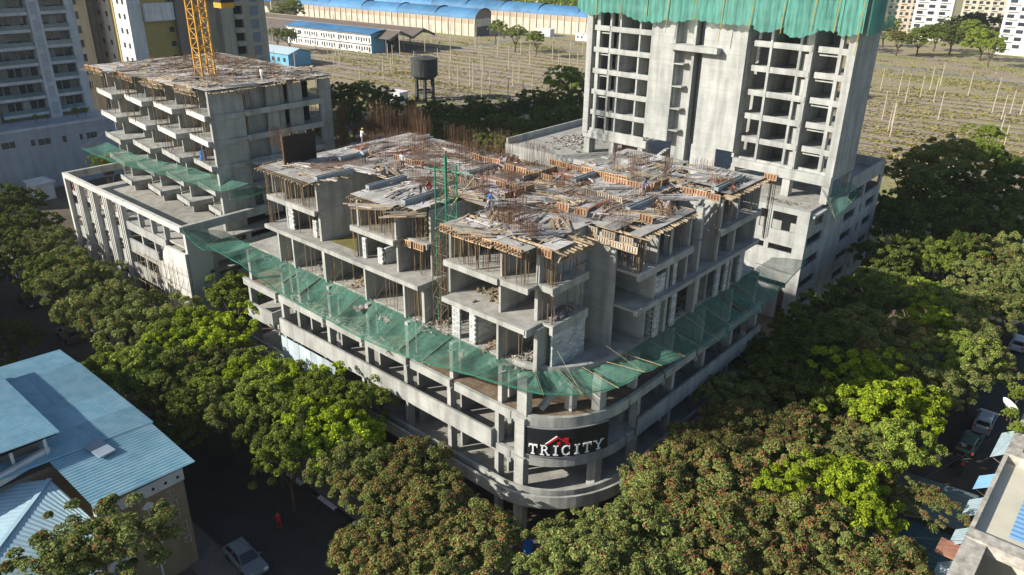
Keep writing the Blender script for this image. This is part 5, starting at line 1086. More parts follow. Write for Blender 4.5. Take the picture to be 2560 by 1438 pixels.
# lit white flank facing the sun
B(bt, 'flank', whitep, BX-17, BX, 40.0, 43, 4, 96); B(bt, 'flank_stripe', olive, BX-8.2, BX-6.6, 39.85, 40.0, 4, 96)
for i in range(16):
    for k, x in enumerate((-15,-11,-4.6,-2.2)): B(bt, 'window', glass, BX+x, BX+x+.8, 39.92, 39.99, 9+i*3.05, 10.1+i*3.05)
B(bt, 'wall', olive, BX-16, BX+.02, 43, 50.0, 4, 96); B(bt, 'wall', brownp, BX-16, BX+1.4, 50.0, 54.8, 4, 96); B(bt, 'wall', beige, BX-16, BX-1, 54.8, 61.0, 4, 96); B(bt, 'wall', beige, BX-16, BX+1.0, 61.0, 64.2, 4, 96); B(bt, 'wall', beige, BX-16, BX+1.2, 66.6, 72.6, 4, 96)
B(bt, 'band', whitep, BX+.02, BX+1.0, 43.2, 49.8, 26.8, 30.5); B(bt, 'band', whitep, BX-1, BX+.4, 54.9, 60.9, 30.6, 34); B(bt, 'band', whitep, BX+.02, BX+.8, 43, 48.8, 13.6, 15.4)
for i in range(12):
    z = 11+i*3.05
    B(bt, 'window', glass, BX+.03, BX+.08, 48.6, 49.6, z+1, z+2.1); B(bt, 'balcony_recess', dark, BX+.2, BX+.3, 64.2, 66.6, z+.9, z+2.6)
    MB().lathe([(1.25, z-.2), (1.3, z+.9)], BX+.9, 65.4, 14).build('curved_balcony', beige, bt)
    B(bt, 'window_bay', M('blue_grey_panel', (.22,.25,.29), (.18,.21,.25), .3, .5), BX+1.21, BX+1.3, 68.6, 70.6, z+.4, z+2.6)
# crane mast
cx_, cy_ = -84.5, 20.5
c0 = at(515, 190, 28.3); cx_, cy_ = c0.x, c0.y
t = thing('crane_mast', 'yellow lattice tower crane mast rising from the stepped block roof', 'crane', (cx_, cy_, 20))
for dx in (-.85, .85):
    for dy in (-.85, .85): B(t, 'chord', yellow, cx_+dx-.09, cx_+dx+.09, cy_+dy-.09, cy_+dy+.09, 25.4, 52)
for i in range(22):
    z = 26+i*1.15
    for (a, b) in (((-.85,-.85),(.85,-.85)),((.85,-.85),(.85,.85)),((.85,.85),(-.85,.85)),((-.85,.85),(-.85,-.85))):
        p0, p1 = (a, b) if i % 2 else (b, a)
        rod(t, 'lacing', yellow, (cx_+p0[0], cy_+p0[1], z), (cx_+p1[0], cy_+p1[1], z+1.15), .045, 5); rod(t, 'lacing', yellow, (cx_+a[0], cy_+a[1], z), (cx_+b[0], cy_+b[1], z), .04, 5)
c1 = at(558, 0, 38)
t = thing('crane_hook_block', 'yellow and black striped crane hook block hanging at the top edge', 'hook block', c1)
for k in range(5): B(t, 'stripe', yellow if k % 2 == 0 else blackp, c1.x-.8, c1.x+.8, c1.y-.8, c1.y+.8, 37.2+k*.55, 37.75+k*.55)
MB().bar((c1.x, c1.y, 39.9), (c1.x, c1.y, 52), .1).build('hoist_rope', blackp, t)
# ------------------------------------------------------------------ far right apartment towers
def tower(px, py, label, w_, d_, h_, mat, rows, cols, a=R(10), strips=True):
    o = at(px, py, 0); t = thing('apartment_tower', label, 'building', (o.x, o.y, 0), 'far apartment towers')
    rbox(t, 'wall', mat, (o.x, o.y), 0, w_, 0, d_, 0, h_, a)
    for r_ in range(rows):
        for c_ in range(cols):
            x = 1+c_*(w_-2)/cols; rbox(t, 'window', glass, (o.x, o.y), x+.2, x+(w_-2)/cols*.6, -.08, .05, 3+r_*3.1, 4.5+r_*3.1, a)
            if c_ % 2 == 0: rbox(t, 'ledge', mat, (o.x, o.y), x, x+(w_-2)/cols*.85, -.7, 0, 2.4+r_*3.1, 2.65+r_*3.1, a)
        for c_ in range(4): rbox(t, 'window', glass, (o.x, o.y), w_-.05, w_+.06, 1+c_*d_/4.4, 2.4+c_*d_/4.4, 3+r_*3.1, 4.5+r_*3.1, a)
    return t
tower(2270, 98, 'white apartment tower with grey crosses behind the trees at upper right', 17, 16, 60, whitep, 18, 3)
tower(2205, 80, 'pinkish cream apartment tower beside the teal-wrapped tower top', 16, 14, 60, M('pink_cream', (.55,.45,.36)), 18, 5)
tower(2395, 62, 'cream apartment tower with many windows behind the far trees', 34, 16, 66, M('pale_cream', (.60,.55,.44)), 19, 9)
tower(2485, 135, 'near white slab block with balconies at the right edge', 26, 14, 60, whitep, 18, 5, R(4))
tower(1315, 22, 'low white block with rows of dark windows beyond the sheds', 36, 14, 14, whitep, 4, 14, R(-2))
o = at(1400, 28, 0); t = thing('white_hall', 'plain white hall beyond the vaulted sheds', 'building', (o.x, o.y, 0)); rbox(t, 'wall', whitep, (o.x, o.y), 0, 34, 0, 16, 0, 9); rbox(t, 'roof', aptw, (o.x, o.y), -.5, 34.5, -.5, 16.5, 9, 9.4)
# ------------------------------------------------------------------ blue-roofed building, lower left
bb = thing('blue_roof_building', 'brown-walled building with corrugated blue sheet roofs at the lower left', 'building', (-32, -28, 0))
sheet = M('roof_sheet', (.33,.53,.62), (.20,.41,.52), .9, .5, spec=.4, big=.25, rnd=.14); sheet_p = M('roof_sheet_pale', (.44,.60,.67), (.33,.50,.58), .9, .5, spec=.4, big=.2)
def ribbed(name, mat, p00, p10, p01, p11, root, pitch=.34, amp=.085, nv=3):
    """corrugated sheet; ridges run from p00 towards p01, spaced along p00 -> p10"""
    p00, p10, p01, p11 = [Vector(p) for p in (p00, p10, p01, p11)]
    n = max(2, int((p10-p00).length/pitch)); mb = MB()
    prof = [(0,0),(.25,.5),(.5,1),(.75,.5)]
    us = [((i+a)/n, b) for i in range(n) for a, b in prof] + [(1,0)]
    vs = []
    for j in range(nv+1):
        v = j/nv
        for u, h in us:
            p = p00.lerp(p10, u).lerp(p01.lerp(p11, u), v); vs.append((p.x, p.y, p.z+amp*h))
    w_ = len(us); mb.add(vs, [(j*w_+i, j*w_+i+1, (j+1)*w_+i+1, (j+1)*w_+i) for j in range(nv) for i in range(w_-1)])
    return mb.build(name, mat, root)
Zr = 9.5
ribbed('roof_sheet', sheet, (-45.6,-18.2,Zr-.1), (-41.6,-18.2,Zr+.1), (-45.6,-44,Zr+1.2), (-41.6,-44,Zr+1.4), bb)
for i in range(4):
    for j in range(6):
        xa, xb = lerp(-41.6,-27.6,i/4), lerp(-41.6,-27.6,(i+1)/4); ya, yb = lerp(-18.1,-44,j/6)+(.25 if j else 0), lerp(-18.1,-44,(j+1)/6); za, zc = Zr+.07+1.43*j/6+.012*((i+j)%2), Zr+.07+1.43*(j+1)/6+.03+.012*((i+j)%2)
        ribbed('roof_sheet', sheet, (xa,ya,za), (xb+.06,ya,za), (xa,yb,zc), (xb+.06,yb,zc), bb, .34, .085, 1)
ribbed('roof_sheet', sheet, (-27.6,-18.25,Zr+.03), (-20.6,-18.4,Zr-.05), (-27.6,-25.7,Zr+.45), (-20.9,-25.5,Zr-.02), bb)
ribbed('roof_sheet', sheet, (-44,-24.4,Zr+2.1), (-28.2,-24.4,Zr+2.1), (-44,-44,Zr+3.1), (-28.2,-44,Zr+3.1), bb)
B(bb, 'under_roof_dark', dark, -44, -28.25, -44, -24.6, Zr+2.0, Zr+2.06)  # dark sheet painting the shade below the upper roof
B(bb, 'clerestory_wall', brownp, -44, -29.6, -43, -25.6, Zr+.3, Zr+2.0)
for y in (-25.4, -27.6, -30.2, -33): B(bb, 'post', whitep, -28.75, -28.55, y-.1, y+.1, Zr+.3, Zr+2.02)
mb = MB(); n = 10
for i in range(n):
    t0 = i/n; t1 = (i+1)/n
    f_ = lambda t_: (-28.9+2.0*math.sin(t_*1.4), -25.2-t_*9)
    (xa, ya), (xb, yb) = f_(t0), f_(t1); mb.bar((xa, ya, Zr+.55), (xb, yb, Zr+.55), .3, .8)
mb.build('curved_parapet', whitep, bb)
B(bb, 'skylight', M('grey_polycarb', (.25,.3,.36), (.2,.25,.3), 1, .3), -27.6, -25.4, -23.2, -22.0, Zr+.42, Zr+.55, R(6))
# lower pale hipped roof
hip0 = (-26.6,-26.2,Zr-.25); hip1 = (-19.4,-33.5,Zr-.25)
ribbed('lower_roof', sheet_p, (-26.6,-26.2,Zr-.25), (-19.4,-33.5,Zr-.25), (-21.0,-25.6,Zr-1.2), (-15.0,-27.5,Zr-2.2), bb, .4, .03)
ribbed('lower_roof', sheet_p, (-19.4,-33.5,Zr-.26), (-26.6,-26.2,Zr-.26), (-24,-42,Zr-1.6), (-36,-36,Zr-1.2), bb, .4, .03)
MB().bar(hip0, hip1, .3, .18).build('hip_cap', sheet_p, bb)
# front wall facing the side: brown panel, white band with round holes, white pier
brown = M('brown_paint', (.24,.19,.12), (.19,.15,.095), .4, .85, streak=.1)
WX = -21.3
B(bb, 'wall', brown, -44, WX, -25.0, -19.2, 0, 8.0); B(bb, 'wall', brownp, -45, -28, -43, -19.2, 0, 9.3)
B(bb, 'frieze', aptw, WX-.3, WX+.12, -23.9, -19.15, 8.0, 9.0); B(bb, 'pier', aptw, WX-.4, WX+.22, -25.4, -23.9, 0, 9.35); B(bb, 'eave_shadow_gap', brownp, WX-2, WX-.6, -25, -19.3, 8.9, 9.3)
for k in range(5): 
    y = -23.3+k*.92; MB().add([(WX+.135, y+.13*math.cos(a*.785), 8.45+.13*math.sin(a*.785)) for a in range(8)], [tuple(range(8))]).build('round_vent', dark, bb)
MB().add([(WX+.235, -24.7+.22*math.cos(a*.5236), 8.5+.22*math.sin(a*.5236)) for a in range(12)], [tuple(range(12))]).build('round_vent', dark, bb)
B(bb, 'timber_board', wood, WX-.2, WX+.15, -23.7, -22.7, 9.02, 9.25, R(8))
# vertical ornament and painted outline script
orn = MB()
for z in (7.2, 3.6):
    orn.add([(WX+.03,-22.0,z+.42),(WX+.03,-21.5,z),(WX+.03,-22.0,z-.42),(WX+.03,-22.5,z)], [(0,3,2,1)])
orn.box(WX+.01, WX+.04, -22.08, -21.92, 0, 7.2)
for z in (5.6,5.4,5.2,1.8,1.6): orn.box(WX+.01, WX+.035, -22.35, -22.2, z, z+.1); orn.box(WX+.01, WX+.035, -21.8, -21.65, z, z+.1)
orn.build('wall_ornament', aptw, bb)
scr = MB()
def stroke(pts, y0, z0, s):
    for (a, b), (c, d) in zip(pts, pts[1:]): scr.bar((WX+.03, y0+a*s, z0+b*s), (WX+.03, y0+c*s, z0+d*s), .045)
def curl(cx, cy, r, a0, a1, n=7): return [(cx+r*math.cos(R(lerp(a0,a1,i/n))), cy+r*math.sin(R(lerp(a0,a1,i/n)))) for i in range(n+1)]
for (y0, z0, forms) in ((-20.7,6.9,[[(0,1),(1,1)],[(.85,1),(.85,0)],curl(.35,.7,.25,120,-150),curl(.35,.25,.25,120,-150)]),(-20.55,5.9,[[(0,1),(1,1)],[(.8,1),(.8,0)],curl(.4,.5,.3,90,300),curl(.75,1.15,.3,0,180)]),(-20.65,4.9,[[(0,1),(1.1,1)],[(1,1),(1,0)],[(.2,1),(.2,.3)],curl(.45,.35,.25,180,400),[(.2,.6),(1,.6)]]),(-20.75,3.5,[[(0,1),(.6,1)],[(.5,1),(.5,0)],curl(.25,.5,.22,60,300)]),(-20.0,3.4,[[(0,1.3),(.7,1.3)],[(.6,1.3),(.6,-.2)],curl(.3,.6,.28,90,330),curl(.3,0,.28,90,330)]),(-20.0,2.2,[[(0,1),(.8,1)],[(.7,1),(.7,0)],curl(.35,.5,.3,90,330)])):
    for f_ in forms: stroke(f_, y0, z0, .72)
scr.build('painted_script', M('script_outline', (.42,.40,.36)), bb)
# ------------------------------------------------------------------ terraced building, lower right
rb = thing('terrace_building', 'cream flat-roofed terrace building with mottled parapets at the lower right', 'building', (34, 16, 0))
mott = M('mottled_render', (.55,.51,.44), (.22,.20,.17), 1.6, .9, bump=.3); creamr = M('cream_terrace', (.62,.58,.46), (.54,.50,.39), .5, .85, big=.12)
RX = 24.0; ZT_ = 8.6
B(rb, 'wall', creamr, RX+.1, 48, -8, 36, 0, 4.0)
for y0, y1 in ((12.6,24.2),(-8,6.0),(28.2,36)): B(rb, 'terrace', creamr, RX+.05, 48, y0, y1, 4.0, ZT_)
B(rb, 'terrace', creamr, 30.5, 48, 6.0, 12.6, 4.0, ZT_-.4); B(rb, 'terrace', creamr, 29, 48, 24.2, 28.2, 4.0, ZT_-.3)
B(rb, 'pit_wall', mott, RX+.06, RX+.5, 6.0, 12.6, 4, ZT_); B(rb, 'pit_wall', mott, RX+.06, RX+.5, 24.2, 28.2, 4, ZT_)
for y0, y1 in ((11.5,12.6),(5.2,6.2),(23.6,24.6),(28.0,28.8),(35.4,36)): B(rb, 'parapet', mott, RX, 44, y0, y1, ZT_-.1, ZT_+.75)
for y0, y1, w_ in ((-8,5.2,.5),(6.2,11.5,1.3),(12.6,23.6,.28),(24.6,28.0,1.0),(28.8,35.4,.5)): B(rb, 'parapet', mott, RX, RX+w_, y0, y1, ZT_-.1, ZT_+.62)
ribbed('blue_sheet', M('patch_sheet', (.20,.38,.60), (.15,.31,.52), .6, .5), (26.2,14.0,ZT_+.2), (26.2,19.5,ZT_+.2), (28.6,14.0,ZT_+.25), (28.6,19.5,ZT_+.25), rb, .55, .06)
heap('debris', 'rubbish lying in the shaded roof pit of the terrace building', 'debris', 27.4, 8.8, 4.05, 130, 2.0, 2.2, .5, rubble, (.15,.5))
stripe_a = M('striped_awning', (.33,.41,.43), (.22,.29,.33), 1.2, .6)
aw = [(23.0,24.0,26,30.5,7.6,'pale'),(22.9,24.0,21.2,23.4,7.2,'blue'),(23.0,24.0,17.4,20.0,7.0,'pale'),(23.1,24.0,13.2,15.4,7.2,'pale'),(22.0,24.0,4.4,9.0,6.6,'pale'),(23.0,24,9.8,11.6,6.8,'pale')]
for i, (x0, x1, y0, y1, z, k) in enumerate(aw):
    t = thing('awning', '%s corrugated awning on the terrace building, %s from the far end' % ('blue' if k == 'blue' else 'pale striped', ORD[i]), 'awning', (x0, y0, z), 'awnings of the terrace building')
    ribbed('sheet', stripe_a if k != 'blue' else M('patch_sheet', (.2,.38,.6)), (x0, y0, z-.5), (x0, y1, z-.5), (x1, y0, z+.3), (x1, y1, z+.3), t, .3, .06)
    for y in (y0+.2, y1-.2): rod(t, 'strut', propm, (x1, y, z-.9), (x0+.1, y, z-.5), .03)
B(rb, 'red_tile_patch', redply, 22.6, RX-.02, 11.7, 13.4, 6.9, 7.05)
tarpm = M('grey_tarp', (.10,.15,.17), (.07,.11,.125), .5, .5); tarp2 = M('teal_tarp', (.035,.10,.13), (.025,.07,.10), .5, .5)
for i, (x0, x1, y0, y1, z, mt, lab) in enumerate([(17.4,23.2,19.4,25.0,3.4,tarpm,'grey sheet canopy over the side street, nearer the parked cars'),(16.2,23.4,11.0,19.2,2.9,tarp2,'dark teal sheet canopy over the side street before the terraces'),(15.6,22.6,3.2,10.8,2.6,tarp2,'dark sheet canopy nearest the camera on the side street')]):
    t = thing('street_canopy', lab, 'canopy', (x0, y0, 0), 'sheet canopies on the side street')
    ribbed('sheet', mt, (x0, y0, z), (x0, y1, z), (x1, y0, z+.5), (x1, y1, z+.5), t, .6, .04, 6)
    for x in (x0+.2, x1-.2):
        for y in (y0+.2, y1-.2): rod(t, 'post', propm, (x, y, 0), (x, y, z), .05)
# dish and potted plants
d0 = at(2520, 1018, 9.8); t = thing('satellite_dish', 'white satellite dish on the corner of the terrace building', 'dish', d0)
mb = MB().lathe([(.02,0),(.35,.05),(.62,.16),(.8,.3)], n=20, cap=False); o = mb.build('reflector', letterp); o.location = d0; o.rotation_euler = (R(-52), R(20), R(-20)); o.parent = t; o.matrix_parent_inverse = wm(t).inverted()
rod(t, 'stand', propm, (d0.x+.2, d0.y, ZT_), (d0.x, d0.y, d0.z), .04); rod(t, 'feed_arm', propm, d0, (d0.x-.3, d0.y-.5, d0.z+.5), .02)
for i, (px, py) in enumerate([(2550,985),(2530,1040),(2540,1075),(2545,995)]):
    q = at(px, py, ZT_+.8); tr = tree(q.x, q.y, 'g', .16, 'potted plant on the terrace building, %s from the left' % ORD[i], 'potted plants', 1.0, .2); tr.location.z = ZT_
# ------------------------------------------------------------------ vehicles
def paint(name, c): return M(name, c, tuple(v*.85 for v in c), .4, .3, spec=.6)
carglass = glassm('car_glass', (.02,.025,.03), .05, 0)
def car_proto(name, label, body, suv=False):
    t = thing(name, label, 'car', (0,0,0))
    h = .25 if suv else 0
    prof = [(-2.1,.35),(-2.12,.75+h),(-1.95,.95+h),(-1.15,1.02+h),(-.9,1.02+h),(1.0,.98+h),(1.9,.82+h*.8),(2.1,.62+h*.6),(2.12,.35)]
    mb = MB(); n = len(prof); sec = [(-.84,.0),(-.88,.5),(-.80,1)]
    def ring(sign): return [(x, sign*(.86 if .5 < z < .9 else .80), z) for x, z in prof]
    vs = ring(-1)+ring(1); mb.add(vs, [(i, (i+1) % n, n+(i+1) % n, n+i) for i in range(n)] + [tuple(range(n-1,-1,-1)), tuple(range(n,2*n))]); mb.build('body', body, t)
    zc = 1.0+h; ct = [(-1.85 if suv else -1.5, 1.48+h), (.15, 1.50+h)]
    cab = MB(); b0 = [(-2.0 if suv else -1.75, zc),(.95, zc-.02)]
    vb = [(b0[0][0],-.76,zc),(b0[1][0],-.76,zc-.02),(b0[1][0],.76,zc-.02),(b0[0][0],.76,zc),(ct[0][0],-.6,ct[0][1]-.06),(ct[1][0],-.6,ct[1][1]-.06),(ct[1][0],.6,ct[1][1]-.06),(ct[0][0],.6,ct[0][1]-.06)]
    cab.add(vb, [(0,1,5,4),(1,2,6,5),(2,3,7,6),(3,0,4,7)]); cab.build('window_band', carglass, t)
    rf = MB(); rf.add([(ct[0][0]-.06,-.64,ct[0][1]-.07),(ct[1][0]+.1,-.64,ct[1][1]-.07),(ct[1][0]+.1,.64,ct[1][1]-.07),(ct[0][0]-.06,.64,ct[0][1]-.07),(ct[0][0]+.1,-.52,ct[0][1]),(ct[1][0]-.1,-.52,ct[1][1]),(ct[1][0]-.1,.52,ct[1][1]),(ct[0][0]+.1,.52,ct[0][1])], [(0,1,5,4),(1,2,6,5),(2,3,7,6),(3,0,4,7),(4,5,6,7),(3,2,1,0)]); rf.build('roof', body, t)
    for s in (-1, 1):
        MB().bar((b0[1][0]-.02, s*.72, zc), (ct[1][0]+.05, s*.6, ct[1][1]-.06), .07).bar((-.6, s*.77, zc), (-.6, s*.61, ct[0][1]-.06), .08).bar((b0[0][0], s*.73, zc), (ct[0][0], s*.59, ct[0][1]-.06), .1).build('pillar', body, t)
        MB().box(2.02, 2.125, s*.62-.16, s*.62+.16, .58+h*.6, .74+h*.6).build('headlight', letterp, t); MB().box(-2.135, -2.06, s*.66-.12, s*.66+.12, .7+h, .9+h).build('tail_light', redp, t)
        MB().box(.62, .78, s*.88-.05, s*.88+.08*s+.05, 1.0+h, 1.12+h).build('mirror', body, t)
        for x in (-1.3, 1.3):
            w_ = bpy.data.objects.new('wheel', None); w_.location = (x, s*.78, .33); link(w_, t)
            a = MB().lathe([(.2,-.1),(.33,-.1),(.33,.1),(.2,.1)], n=14).build('tyre', tyre, None); a.parent = w_; a.rotation_euler.x = math.pi/2
            a = MB().lathe([(.02,-.09),(.21,-.085),(.21,.085),(.02,.09)], n=10).build('rim', chrome, None); a.parent = w_; a.rotation_euler.x = math.pi/2
    return t
def place(t, px, py, rz): q = at(px, py, 0); t.location = (q.x, q.y, .02); t.rotation_euler.z = rz; return t
place(car_proto('parked_car', 'silver car parked beside the brown wall in the dark street', paint('silver', (.16,.18,.20))), 616, 1412, R(-4))
place(car_proto('parked_car', 'dark grey sport utility car parked under the left street trees', paint('gunmetal', (.12,.13,.14)), True), 175, 848, R(178))
place(car_proto('parked_car', 'near-black car half hidden by trees at the left edge', paint('black_car', (.03,.032,.035))), 78, 762, R(2))
place(car_proto('parked_car', 'dark green car parked in the side street below the trees', paint('dark_green', (.04,.09,.075))), 2420, 1122, R(88))
place(car_proto('parked_car', 'pale silver car behind the dark green one in the side street', paint('pale_silver', (.34,.38,.44)), True), 2458, 1068, R(92))
place(car_proto('parked_car', 'grey white car at the right edge far up the side street', paint('grey_white', (.55,.58,.6))), 2545, 868, R(90))
def bike(px, py, rz, label, body):
    t = thing('motorcycle', label, 'motorcycle', (0,0,0), 'parked motorcycles')
    for x in (-.62, .62):
        a = MB().lathe([(.2,-.05),(.3,-.05),(.3,.05),(.2,.05)], n=12).build('wheel', tyre, t); a.rotation_euler.x = math.pi/2; a.location = (x, 0, .3)
    MB().bar((-.6,0,.35),(.1,0,.45),.12).bar((.1,0,.45),(.45,0,.85),.1).bar((.45,0,.9),(.62,0,.3),.07).build('frame', blackp, t)
    MB().box(-.2,.3,-.12,.12,.62,.85).build('fuel_tank', body, t); MB().box(-.75,-.2,-.13,.13,.66,.78).build('seat', tyre, t); MB().bar((.42,-.35,1.0),(.42,.35,1.0),.04).build('handlebar', chrome, t)
    place(t, px, py, rz)
bike(2388, 1165, R(70), 'dark motorcycle parked before the dark green car', blackp); bike(2402, 1180, R(95), 'red motorcycle parked beside the grey canopy', redp); bike(2510, 905, R(80), 'motorcycle parked by the trees near the pale car up the street', bluep); bike(2520, 925, R(100), 'second motorcycle up the side street nearer the camera', blackp)
# ------------------------------------------------------------------ people
skin_c = (.19,.10,.06)
def clothes(name, shirt, pants, head, waist):
    m, t, b = mk(name); N = t.nodes.new; L = t.links.new; b.inputs['Roughness'].default_value = .9
    tc = N('ShaderNodeTexCoord'); sp = N('ShaderNodeSeparateXYZ'); L(tc.outputs['Object'], sp.inputs[0])
    ds = N('ShaderNodeVectorMath'); ds.operation = 'DISTANCE'; L(tc.outputs['Object'], ds.inputs[0]); ds.inputs[1].default_value = head
    lt = N('ShaderNodeMath'); lt.operation = 'LESS_THAN'; L(ds.outputs['Value'], lt.inputs[0]); lt.inputs[1].default_value = .2
    gt = N('ShaderNodeMath'); gt.operation = 'GREATER_THAN'; L(sp.outputs['Z'], gt.inputs[0]); gt.inputs[1].default_value = waist
    a = N('ShaderNodeMix'); a.data_type = 'RGBA'; a.inputs[6].default_value = (*pants,1); a.inputs[7].default_value = (*shirt,1); L(gt.outputs[0], a.inputs[0])
    c = N('ShaderNodeMix'); c.data_type = 'RGBA'; c.inputs[7].default_value = (*skin_c,1); L(lt.outputs[0], c.inputs[0]); L(a.outputs[2], c.inputs[6]); L(c.outputs[2], b.inputs['Base Color']); return m
def person(loc, rz, pose, label, shirt, pants, hat):
    # joints in metres, facing +x
    if pose == 'stand': J = dict(pel=(0,0,.92), spi=(.01,0,1.15), che=(.02,0,1.36), nec=(.03,0,1.50), hea=(.05,0,1.62), top=(.06,0,1.72), sh=(.02,.19,1.40), el=(.05,.27,1.12), wr=(.18,.25,.90), hip=(0,.10,.88), kn=(.05,.11,.48), an=(0,.12,.08), to=(.16,.13,.03))
    elif pose == 'walk': J = dict(pel=(0,0,.9), spi=(.05,0,1.12), che=(.10,0,1.32), nec=(.14,0,1.45), hea=(.18,0,1.57), top=(.2,0,1.67), sh=(.1,.19,1.36), el=(.25,.25,1.12), wr=(.42,.2,1.02), hip=(0,.10,.86), kn=(.1,.11,.47), an=(-.1,.12,.1), to=(.05,.13,.03))
    elif pose == 'bend': J = dict(pel=(-.05,0,.88), spi=(.15,0,1.02), che=(.36,0,1.08), nec=(.50,0,1.08), hea=(.62,0,1.06), top=(.71,0,1.04), sh=(.38,.19,1.05), el=(.48,.22,.78), wr=(.60,.15,.55), hip=(-.05,.10,.85), kn=(.02,.12,.47), an=(-.04,.13,.08), to=(.12,.14,.03))
    else: J = dict(pel=(-.12,0,.28), spi=(0,0,.48), che=(.10,0,.68), nec=(.16,0,.82), hea=(.22,0,.93), top=(.25,0,1.03), sh=(.1,.19,.72), el=(.32,.24,.55), wr=(.48,.16,.45), hip=(-.1,.11,.28), kn=(.28,.17,.48), an=(.02,.16,.08), to=(.18,.17,.03))
    v = []; e = []; r = []
    def add(p, rad, link_to=None): v.append(p); r.append(rad); i = len(v)-1; (e.append((link_to, i)) if link_to is not None else None); return i
    pel = add(J['pel'], .135); spi = add(J['spi'], .125, pel); che = add(J['che'], .145, spi); nec = add(J['nec'], .06, che); hea = add(J['hea'], .095, nec); add(J['top'], .07, hea)
    for s in (-1, 1):
        f_ = lambda k: (J[k][0]+(s*.12 if pose == 'walk' and k in ('kn','an','to') else 0)*(1 if k != 'kn' else .6), J[k][1]*s, J[k][2])
        a = add(f_('sh'), .07, che); b_ = add(f_('el'), .045, a); c_ = add(f_('wr'), .032, b_)
        d = Vector(f_('wr'))-Vector(f_('el')); d.normalize(); w0 = Vector(f_('wr')); pm = add(tuple(w0+d*.08), .034, c_)
        for k in range(4): add(tuple(w0+d*(.17-.012*abs(k-1.5))+Vector((0, s*(k-1.5)*.022, 0))), .009, pm)
        add(tuple(w0+d*.10+Vector((.045, -s*.03, 0))), .010, pm)
        h_ = add(f_('hip'), .095, pel); k_ = add(f_('kn'), .062, h_); a_ = add(f_('an'), .042, k_); add(f_('to'), .038, a_)
    me = bpy.data.meshes.new('person'); me.from_pydata(v, e, []); o = bpy.data.objects.new('person', me)
    hc = Vector(J['hea'])
    me.materials.append(clothes('clothes', shirt, pants, tuple(hc), J['pel'][2]-.02 if pose != 'squat' else .42))
    o.location = loc; o.rotation_euler.z = rz; C.objects.link(o); W[o.name] = o.matrix_basis.copy()
    sk = o.modifiers.new('skin', 'SKIN'); sk.use_smooth_shade = True
    for i, rad in enumerate(r): me.skin_vertices[0].data[i].radius = (rad, rad)
    me.skin_vertices[0].data[0].use_root = True
    sb = o.modifiers.new('smooth', 'SUBSURF'); sb.levels = 1; sb.render_levels = 1
    tag(o, label, 'person', 'people on the site' if loc[2] > 5 else None)
    up_ = (Vector(J['top'])-hc).normalized()
    cap = MB().lathe([(.125,-.01),(.12,.03),(.09,.08),(.03,.11)], n=12).build('helmet' if hat else 'hair', hat or blackp)
    cap.parent = o; cap.location = hc+up_*.05; cap.rotation_euler = up_.to_track_quat('Z', 'Y').to_euler()
    fc = MB().add([(.085,-.015,-.01),(.085,.015,-.01),(.118,0,-.03),(.085,0,.03)], [(0,1,2),(1,3,2),(3,0,2)]); fc.box(.082,.097,-.045,-.02,.012,.026); fc.box(.082,.097,.02,.045,.012,.026); fc.box(.078,.094,-.025,.025,-.06,-.05)
    fo = fc.build('face', M('face_feature', (.09,.05,.035))); fo.parent = o; fo.location = hc
    return o
yh = M('yellow_helmet', (.7,.5,.05)); wh = M('white_helmet', (.75,.75,.73))
def on_deck(px, py, z=DZ): q = at(px, py, z); return (q.x, q.y, z+.02)
person(on_deck(1222,528), R(60), 'walk', 'worker in blue overalls striding across the corner deck', (.03,.12,.42), (.03,.10,.36), wh)
person(on_deck(1232,532), R(230), 'bend', 'worker in pale clothes bending right beside the one in blue', (.55,.52,.45), (.5,.47,.4), None)
person(on_deck(1606,492), R(20), 'walk', 'worker in a blue shirt on the right street deck', (.10,.16,.42), (.10,.10,.12), None)
person(on_deck(1007,425), R(-60), 'stand', 'worker in a pale shirt and dark trousers standing behind the second deck', (.55,.53,.52), (.09,.05,.05), None)
person(on_deck(910,410), R(150), 'bend', 'worker in a light blue shirt stooping over bars beside the dark panel deck', (.30,.36,.44), (.08,.08,.1), wh)
person(on_deck(1075,478), R(200), 'squat', 'worker in a red shirt crouching left of the green hoist tower', (.42,.05,.04), (.10,.05,.05), None)
person(on_deck(1052,490), R(20), 'bend', 'worker in dark clothes bending beside the crouching red-shirted one', (.07,.05,.05), (.05,.05,.06), None)
person(on_deck(905,362), R(90), 'walk', 'worker in a white shirt at the rear of the decks', (.6,.58,.55), (.2,.2,.22), yh)
person(on_deck(778,186, DL), R(10), 'bend', 'worker stooping at the far right edge of the stepped block roof', (.5,.42,.4), (.3,.2,.18), None)
person(on_deck(655,205, DL), R(90), 'stand', 'worker in white standing on the stepped block roof', (.65,.62,.6), (.5,.48,.46), None)
q = at(700, 1322, 0); person((q.x, q.y, .02), R(170), 'walk', 'person dressed in red walking along the dark street', (.55,.015,.02), (.5,.015,.02), None)
# plank carried by the blue-shirted worker
q = on_deck(1606, 492); MBp = MB().bar((q[0]-1.2, q[1]-.9, q[2]+.1), (q[0]+1.0, q[1]+.7, q[2]+2.0), .22, .05); tag(MBp.build('plank', ply), 'long grey plank held by the worker on the right street deck', 'plank')
